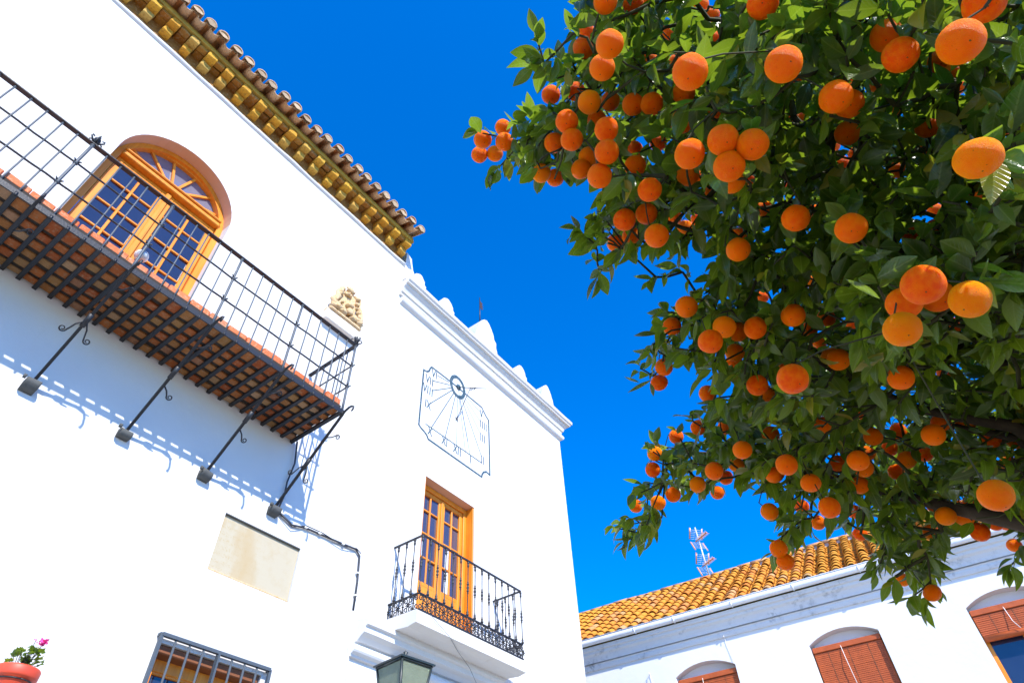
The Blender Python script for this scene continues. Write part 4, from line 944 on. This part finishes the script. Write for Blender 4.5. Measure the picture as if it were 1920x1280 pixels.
blind(WX[0], 4.3, 'red-brown slat blind in the leftmost arched window, mostly below the picture')
blind(WX[1], 4.3, 'red-brown slat blind lowered right down in the middle arched window')
blind(WX[2], 5.62, 'brown slat blind half rolled up above blue glass in the right-hand window')
# small wall fittings of the house
for i, (fx, fz) in enumerate(((0.02, 6.28), (1.72, 6.62))):
    m = MB(); m.tube([(fx, 0, fz), (fx, -.06, fz + .01), (fx + .01, -.07, fz - .03)], 0.008, 6); m.tube([(fx, -.02, fz), (fx + .05, -.015, fz - .5)], 0.004, 5); m.build('wire_hook', 'cord', house)

# --- television aerial on the ridge
ant = thing('tv_aerial', 'two-tier television aerial on a mast above the tiled roof', 'aerial', (0, 13, 0), R(4.489))
ax_ = 0.98; ay = ry0 + RL * cs + 0.15; az = rz0 + RL * sn
MB().tube([(ax_, ay, az - .1), (ax_ - .04, ay, az + 1.62)], 0.022, 8).build('mast', 'alu', ant)
for zz_ in (0.50, 1.25):
    c = Vector((ax_ - .025, ay, az + zz_)); d = Vector((0.62, -0.62, -0.12)).normalized(); s_ = Vector((0.62, 0.62, 0)).normalized()
    MB().bar(c - d * 0.18, c + d * 0.50, 0.03, 0.026).build('boom', 'antenna_orange', ant)
    for i in range(8):
        q = c + d * (0.02 + i * 0.06); MB().tube([q - s_ * 0.10, q + s_ * 0.10], 0.006, 5).tube([q - Vector((0, 0, .07)), q + Vector((0, 0, .07))], 0.005, 5).build('director', 'antenna_orange' if i % 2 else 'alu', ant)
    for q_ in (-1, 1):
        m = MB()
        for i in range(6):
            o = c - d * (0.14 - i * .03) + Vector((0, 0, q_ * (0.05 + i * 0.045))); m.tube([o - s_ * 0.19, o + s_ * 0.19], 0.005, 5)
        for e in (-.17, .17): m.tube([c - d * 0.14 + s_ * e + Vector((0, 0, q_ * .05)), c + d * 0.01 + s_ * e + Vector((0, 0, q_ * .33))], 0.008, 5)
        m.build('reflector', 'alu', ant)
        for e in (-.19, .19): MB().tube([c - d * 0.14 + s_ * e + Vector((0, 0, q_ * .05)), c + d * 0.01 + s_ * e + Vector((0, 0, q_ * .34))], 0.016, 6).build('reflector_end', 'antenna_orange', ant)

# ================================================================== ORANGE TREE
random.seed(11); rng = np.random.default_rng(11)
TB = Vector((7.05, 2.65, 0.0))
tree = thing('orange_tree', 'orange tree laden with ripe fruit overhanging the square', 'tree', TB)
# surveyed fruit: image position and apparent diameter in the photograph -> distance by a 7.5 cm fruit
FRUIT = [(1135,3,46),(1187,6,40),(1143,83,52),(1129,127,48),(1094,90,40),(1252,62,30),(1294,135,66),(1282,175,42),(1033,178,35),(1080,172,35),(1105,192,43),(1144,190,36),(1187,196,41),(1222,195,42),
 (1063,228,43),(1119,225,37),(1137,243,46),(1072,262,43),(1039,268,38),(1138,285,47),(1104,294,39),(1124,330,46),(1090,317,39),(1015,325,36),(1041,333,33),(1191,311,41),(1279,228,44),(1293,289,56),(1290,328,42),(1218,356,46),
 (905,262,34),(899,290,30),(928,288,30),(946,266,34),(943,239,30),(1430,7,56),(1469,121,68),(1494,145,34),(1567,182,60),(1592,195,52),(1589,250,45),(1494,225,33),(1356,263,58),(1411,271,59),(1367,312,58),(1372,338,50),(1313,10,32),(1216,112,32),
 (1492,409,50),(1596,428,57),(1384,468,45),(1834,297,80),(1710,435,38),(1731,282,34),(1731,534,76),(1695,569,62),(1758,556,58),(1818,561,70),(1692,617,66),(1487,591,44),(1358,613,43),(1384,622,37),(1416,615,43),(1332,640,45),(1378,661,36),(1480,352,27),(1523,397,28),
 (1662,67,56),(1688,103,62),(1801,79,80),(1762,115,42),(1780,136,42),(1846,5,72),(1740,237,44),(1171,412,42),(1212,401,41),(1231,442,46),(1184,442,35),(1154,455,34),(1264,407,30),(1284,428,31),(1310,410,29),(1386,441,32),(1287,575,41),
 (1260,612,35),(1245,688,33),(1236,717,32),(1486,710,57),(1420,722,40),(1436,740,33),(1537,640,28),(1310,801,30),(1268,818,27),(1228,850,28),(1540,797,35),(1572,674,41),(1558,668,34),(1689,708,46),(1750,815,40),(1764,792,34),(1905,825,33),(1637,818,34),(1609,863,39),(1771,698,28),(1684,808,30),(1790,610,30),
 (1475,871,39),(1452,890,34),(1520,905,37),(1234,942,29),(1192,948,25),(1224,880,28),(1460,1028,33),(1473,1053,33),(1381,871,29),(1361,895,27),(1345,923,26),(1534,979,27),(1503,949,26),(1612,909,33),(1700,862,33),(1555,951,39),(1602,959,27),(1751,946,28),(1773,967,35),(1808,969,34),(1837,997,34),(1867,928,60),(1746,997,29),(1748,1111,33),(1613,1000,26),(1879,962,27),(1866,980,28),(1886,980,27),(1734,851,28),(1692,1086,26),(1902,1022,26),
 (1960,180,66),(1990,420,60),(1960,700,50),(2010,560,58),(1985,880,42),(1560,-50,60),(1330,-60,52),(1760,-60,66),(2150,500,50),(2250,800,44),(2300,350,52),(2400,620,44),(2180,950,40),(2120,150,56),(2480,880,38)]
rb = random.Random(3)
for _ in range(8): FRUIT.append((rb.uniform(1300, 1910), rb.uniform(640, 960), rb.uniform(28, 37)))
for _ in range(55): FRUIT.append((rb.uniform(1080, 1920), rb.uniform(0, 960), rb.uniform(25, 34)))
fr_pts = []
for (x, y, d) in FRUIT:
    z = FPX * 0.075 / d; fr_pts.append((x, y, d, z))
fr_pts = fr_pts[:-55] + [f_ for f_ in fr_pts[-55:] if not (f_[0] < 1260 and f_[1] > 440)]
FA = np.array(fr_pts[:158])
POLY = np.array([(1120,-70),(1095,-40),(1075,20),(1055,60),(1070,100),(1010,150),(1020,190),(985,215),(985,260),(1000,290),(985,340),(1050,352),(1105,345),(1125,395),(1085,430),(1110,480),(1200,485),(1265,462),(1330,475),(1335,535),(1250,560),(1195,590),(1192,630),(1225,690),(1300,680),(1345,730),(1280,765),(1265,800),(1210,830),(1185,880),(1185,940),(1150,975),(1175,1030),(1225,1000),(1245,950),(1300,920),(1345,960),(1370,925),(1425,925),(1455,955),(1445,1000),(1430,1040),(1485,1060),(1510,1005),(1560,990),(1620,1020),(1640,1070),(1690,1100),(1740,1150),(1770,1090),(1770,1040),(1800,1005),(1845,1000),(1895,990),(1900,1050),(1990,1080),(2150,1150),(2450,1120),(2650,700),(2500,150),(2200,-40),(1950,-90),(1500,-80)], float)
def poly_dist(px, py):
    """signed distance to the crown outline, positive inside (pixels)"""
    P = np.stack([px, py], -1)[:, None, :]; A = POLY[None]; B = np.roll(POLY, -1, 0)[None]
    d = B - A; t = np.clip(((P - A) * d).sum(-1) / (d * d).sum(-1), 0, 1); q = A + d * t[..., None]; dist = np.sqrt(((P - q) ** 2).sum(-1)).min(1)
    c = ((A[..., 1] > P[..., 1]) != (B[..., 1] > P[..., 1])) & (P[..., 0] < (B[..., 0] - A[..., 0]) * (P[..., 1] - A[..., 1]) / (B[..., 1] - A[..., 1] + 1e-9) + A[..., 0])
    return np.where(c.sum(1) % 2 == 1, dist, -dist)
def front_depth(px, py):
    d2 = (px[:, None] - FA[None, :, 0]) ** 2 + (py[:, None] - FA[None, :, 1]) ** 2
    w_ = 1.0 / (d2 + 60.0 ** 2) ** 1.5; w_ = w_ * (1.0 / FA[None, :, 3]) ** 2
    return (w_ * FA[None, :, 3]).sum(1) / w_.sum(1)
# --- shoots: crown volume is thickest at its middle and thins out towards the outline
SH = []
N = 10500
px = rng.uniform(960, 2660, N); py = rng.uniform(-220, 1160, N)
sdist = poly_dist(px, py); keep = sdist > 14
px, py, sdist = px[keep], py[keep], sdist[keep]
zf = front_depth(px, py); thick = 0.25 + np.minimum(sdist * 0.0060, 1.15)
zz_ = zf - 0.08 + thick * rng.uniform(0, 1, len(px)) ** 1.15
for a, b, c in zip(px, py, zz_): SH.append(at_depth(a, b, c))
# thin by mutual distance so that shoots are spaced, not piled up
SH = np.array([p_[:] for p_ in SH]); order = rng.permutation(len(SH)); kept = []
cell = {}
for i in order:
    p_ = SH[i]; key = tuple((p_ / 0.15).astype(int)); ok = True
    for dx in (-1, 0, 1):
        for dy in (-1, 0, 1):
            for dz_ in (-1, 0, 1):
                for j in cell.get((key[0] + dx, key[1] + dy, key[2] + dz_), ()):
                    if ((SH[j] - p_) ** 2).sum() < 0.076 ** 2: ok = False; break
                if not ok: break
            if not ok: break
        if not ok: break
    if ok: kept.append(i); cell.setdefault(key, []).append(i)
SH = [Vector(SH[i]) for i in kept]
# outlying sprigs that break the outline
for (x, y, z) in ((905, 250, 2.55), (930, 255, 2.6), (955, 262, 2.6), (980, 262, 2.55), (1000, 255, 2.5), (970, 235, 2.5), (985, 240, 2.5), (1000, 228, 2.45), (985, 285, 2.5), (1005, 300, 2.45), (935, 315, 2.6), (1095, 440, 2.3), (1120, 470, 2.35), (1125, 510, 2.4), (1160, 990, 3.2), (1180, 1010, 3.2), (1205, 1000, 3.2), (1200, 690, 2.7), (1225, 705, 2.7), (1740, 1120, 2.7), (1715, 1115, 2.7), (1230, 520, 2.5), (1280, 510, 2.5), (1895, 1060, 2.9), (1010, 85, 2.1), (1020, 120, 2.1), (1650, 1060, 2.7), (1680, 1080, 2.7)): SH.append(at_depth(x, y, z))
SPRIG = set(q.freeze() for q in SH[-28:])
# --- branches: every shoot joins the nearest node that lies closer to the crotch
CR = TB + Vector((-0.05, 0.0, 1.95))
centre = sum(SH, Vector()) / len(SH)
nodes = [CR]; parent = [-1]
tips = [at_depth(1350, 560, 2.75), at_depth(1500, 250, 2.2), at_depth(1250, 850, 3.35), at_depth(1700, 720, 2.6), at_depth(1800, 350, 2.0), at_depth(1950, 650, 2.2)]
limb_paths = []
for t_ in tips:
    prev = 0; path = [CR]
    for s_ in range(1, 9):
        f_ = s_ / 8; q = CR.lerp(t_, f_) + Vector((0, 0, 0.42 * math.sin(math.pi * f_))) + Fh * (0.30 * math.sin(math.pi * f_)) + Vector((rng.normal(0, .035), rng.normal(0, .035), rng.normal(0, .03)))
        nodes.append(q); parent.append(prev); prev = len(nodes) - 1; path.append(q)
    limb_paths.append(path)
NL = len(nodes)
arr = [list(q) for q in nodes]; SH.sort(key=lambda q: min((q - Vector(n_)).length for n_ in arr[:NL]))
shoot_dir = []; segs_ = []
for q in SH:
    A = np.array(arr); d = np.sqrt(((A - np.array(q)) ** 2).sum(1)); dc = np.sqrt(((A - np.array(CR)) ** 2).sum(1)); lim = (q - CR).length
    d = np.where(dc < lim + 0.02, d, d + 5); j = int(d.argmin()); pj = Vector(arr[j])
    v = q - pj
    if v.length > 0.25:
        mid_ = pj.lerp(q, 0.55) + Vector((rng.normal(0, .02), rng.normal(0, .02), -0.02 + rng.normal(0, .02))); arr.append(list(mid_)); parent.append(j); j = len(arr) - 1
    arr.append(list(q)); parent.append(j)
    dd = (q - Vector(arr[j])); shoot_dir.append(dd.normalized() if dd.length > 1e-4 else Vector((0, 0, 1)))
cnt = [0] * len(arr)
for i in range(len(arr) - 1, 0, -1):
    cnt[i] += 1; cnt[parent[i]] += cnt[i]
tw = MB()
for i in range(NL, len(arr)):
    r1 = 0.0022 + 0.0010 * math.sqrt(cnt[i]); a_ = Vector(arr[parent[i]]); b_ = Vector(arr[i])
    if (a_ - b_).length < 1e-4: continue
    tw.tube([a_, a_.lerp(b_, .5) + Vector((rng.normal(0, .006), rng.normal(0, .006), rng.normal(0, .006))), b_], [min(r1 * 1.25, 0.012), min(r1 * 1.1, .011), min(r1, .010)], 5, cap=False)
# --- fruit
def orange_mesh(seed, flat):
    bm = bmesh.new(); bmesh.ops.create_uvsphere(bm, u_segments=28, v_segments=18, radius=0.5)
    for v in bm.verts:
        c = v.co.normalized(); d = 1 + 0.035 * mnoise.noise(c * 1.6 + Vector((seed, 0, 0))) + 0.006 * mnoise.noise(c * 5 + Vector((seed, 3, 0)))
        rho = math.hypot(c.x, c.y); d -= 0.055 * math.exp(-(rho / 0.16) ** 2) * (1 if c.z > 0 else 0.35)
        v.co = Vector((c.x * 0.5 * d, c.y * 0.5 * d, c.z * 0.5 * d * flat))
    me = bpy.data.meshes.new('orange')
    for f in bm.faces: f.smooth = True
    bm.to_mesh(me); bm.free(); me.materials.append(MAT['orange']); return me
OM = [orange_mesh(1, 0.95), orange_mesh(5, 1.0), orange_mesh(9, 0.90), orange_mesh(13, 0.97), orange_mesh(17, 0.86)]
cal = MB(); cal.lathe([(0.03, 0.46), (0.085, 0.468), (0.07, 0.485), (0.035, 0.49), (0.03, 0.62), (0.02, 0.80)], n=8); calm = mat_mesh(cal, 'stalk', 'twig')
FR3 = []
NA = np.array(arr)
for (x, y, d, z) in fr_pts:
    c = at_depth(x, y, z); s_ = 0.075 * random.uniform(0.985, 1.02); FR3.append((c, s_ / 2, x, y, d, z))
    tocam = (CAM - c).normalized(); dn = (Vector((0, 0, -1)) * 0.75 + tocam * random.uniform(0.1, 0.7) + Vector((random.gauss(0, .25), random.gauss(0, .25), 0))).normalized()
    q = dn.to_track_quat('-Z', 'Y'); e = q.to_euler()
    o = inst('orange', random.choice(OM), tree, c, e, (s_, s_, s_)); inst('stalk', calm, o)
    up_ = c - dn * s_ * 0.75; j = int(((NA - np.array(up_ + Vector((0, 0, .05)))) ** 2).sum(1).argmin()); b_ = Vector(arr[j])
    tw.tube([b_, b_.lerp(up_, .6) + Vector((0, 0, .02)), up_], 0.0022, 5, cap=False)
tag(tw.build('twigs', 'twig', tree, fix=False), kind='stuff')
# --- trunk and limbs
tr = MB(); tr.tube([TB + Vector((0, 0, -0.05)), TB + Vector((0.02, 0, .15)), TB + Vector((0.0, .01, .8)), TB + Vector((-.03, 0, 1.5)), CR + Vector((0, 0, .06))], [0.19, 0.14, 0.115, 0.11, 0.09], 14); tr.build('trunk', 'bark', tree)
for li, path in enumerate(limb_paths): MB().tube(path, [0.050 * (1 - i / 8) ** 2.2 + 0.007 for i in range(9)], 9).build('limb', 'bark', tree)
# --- leaves
def leaf_grid(curl, fold, nl=6):
    """unit leaf along +y, folded on the midrib; returns verts, faces, uvs"""
    prof = [0.05, 0.62, 0.96, 1.0, 0.80, 0.45, 0.03]; vs = []; uv = []
    for i in range(nl + 1):
        t = i / nl; wd = 0.215 * prof[i]; a = curl * t
        yy = (math.sin(a) / curl if abs(curl) > 1e-3 else t); zz2 = -(1 - math.cos(a)) / curl if abs(curl) > 1e-3 else 0
        for s_ in (-1, 0, 1):
            vs.append((s_ * wd, yy, zz2 + abs(s_) * wd * fold)); uv.append((0.5 + s_ * 0.5 * prof[i], t))
    fs = []
    for i in range(nl):
        for k_ in (0, 1): fs.append((i * 3 + k_, i * 3 + k_ + 1, i * 3 + k_ + 4, i * 3 + k_ + 3))
    return np.array(vs), fs, np.array(uv)
VAR = [leaf_grid(c_, f_) for c_ in (0.3, 0.8, 1.3, -0.5) for f_ in (0.25, 0.6)]
leaf_meshes = []
for vs, fs, uv in VAR:
    me = bpy.data.meshes.new('leaf'); me.from_pydata([tuple(v) for v in vs], [], fs); ul = me.uv_layers.new(name='UVMap')
    for lp in me.loops: ul.data[lp.index].uv = uv[lp.vertex_index]
    for p_ in me.polygons: p_.use_smooth = True
    me.materials.append(MAT['leaf']); leaf_meshes.append(me)
LV = []          # (matrix, variant, length, depth)
FRA = np.array([(f[2], f[3], f[4], f[5]) for f in FR3])
def try_leaf(base, d, nrm, L, free=False):
    tip_ = base + d * L
    for t in (0.35, 0.75, 1.0):
        q = base.lerp(tip_, t); x, y, z = proj(q)
        if z < 0.75: return
        # fruit hang outside the leaves: a leaf does not grow through or hang over the face of a fruit
        hit = ((FRA[:, 0] - x) ** 2 + (FRA[:, 1] - y) ** 2 < (FRA[:, 2] * 0.56) ** 2) & (z < FRA[:, 3] + 0.045)
        if hit.any() and random.random() < 0.93: return
        if t > 0.7:
            sd_ = poly_dist(np.array([x]), np.array([y]))[0]
            if sd_ < -24 and not free: return
    sx = d.cross(nrm).normalized(); n2 = sx.cross(d)
    m = Matrix(((sx.x, d.x, n2.x, base.x), (sx.y, d.y, n2.y, base.y), (sx.z, d.z, n2.z, base.z), (0, 0, 0, 1)))
    LV.append((m, random.randrange(len(VAR)), L, proj(base.lerp(tip_, .5))))
nsprig = 22
for si, (q, dr) in enumerate(zip(SH, shoot_dir)):
    nl = random.randint(7, 10); st_ = random.uniform(0, 6.28)
    dr = (dr + Vector((random.gauss(0, .35), random.gauss(0, .35), random.gauss(-.05, .3)))).normalized()
    o1 = dr.orthogonal().normalized(); o2 = dr.cross(o1)
    for k_ in range(nl):
        t = k_ / nl; base = q + dr * (0.11 * (t - 0.55)); a_ = st_ + k_ * 2.4
        rad = o1 * math.cos(a_) + o2 * math.sin(a_)
        d = (rad * (0.95 - 0.5 * t) + dr * (0.35 + 0.6 * t) + Vector((0, 0, -0.42)) + Vector((random.gauss(0, .18), random.gauss(0, .18), random.gauss(0, .18)))).normalized()
        nr = (Vector((0, 0, 0.75)) + rad * 0.35 + TOSUN * 0.25 + Vector((random.gauss(0, .45), random.gauss(0, .45), random.gauss(0, .3))))
        nr = (nr - d * nr.dot(d))
        if nr.length < 1e-3: nr = d.orthogonal()
        try_leaf(base, d, nr.normalized(), random.uniform(0.058, 0.120) * (0.8 if k_ == nl - 1 else 1), q.freeze() in SPRIG)
# the 300 leaves that show largest are parts of their own; the rest is one mass
def show(lv):
    x, y, z = lv[3]
    return lv[2] / z if (0 < x < 1920 and 0 < y < 1280) else 0
near = sorted(range(len(LV)), key=lambda i: -show(LV[i]))
single = set(near[:300])
for i in near[:300]:
    m, va, L, _ = LV[i]; o = inst('leaf', leaf_meshes[va], tree); o.matrix_basis = m @ Matrix.Scale(L, 4)
allv, allf, alluv, allr = [], [], [], []; off = 0
for i, (m, va, L, _) in enumerate(LV):
    if i in single: continue
    vs, fs, uv = VAR[va]; mm = np.array(m); allv.append((vs * L) @ mm[:3, :3].T + mm[:3, 3]); allf.append(np.array(fs) + off); alluv.append(uv); allr.append(np.full(len(vs), random.random())); off += len(vs)
me = bpy.data.meshes.new('foliage'); AV = np.concatenate(allv); AF = np.concatenate(allf); AU = np.concatenate(alluv); AR = np.concatenate(allr)
me.vertices.add(len(AV)); me.vertices.foreach_set('co', AV.ravel()); me.loops.add(AF.size); me.loops.foreach_set('vertex_index', AF.ravel().astype(np.int32))
me.polygons.add(len(AF)); me.polygons.foreach_set('loop_start', np.arange(0, AF.size, 4, dtype=np.int32)); me.polygons.foreach_set('use_smooth', np.ones(len(AF), bool))
me.update(calc_edges=True); ul = me.uv_layers.new(name='UVMap'); ul.data.foreach_set('uv', AU[AF.ravel()].ravel())
at_ = me.attributes.new('rnd', 'FLOAT', 'POINT'); at_.data.foreach_set('value', AR.astype(np.float32)); me.materials.append(MAT['leaf_mass']); me.validate()
tag(link(bpy.data.objects.new('foliage', me), tree), kind='stuff')
print('shoots', len(SH), 'leaves', len(LV), 'objects', len(bpy.data.objects))
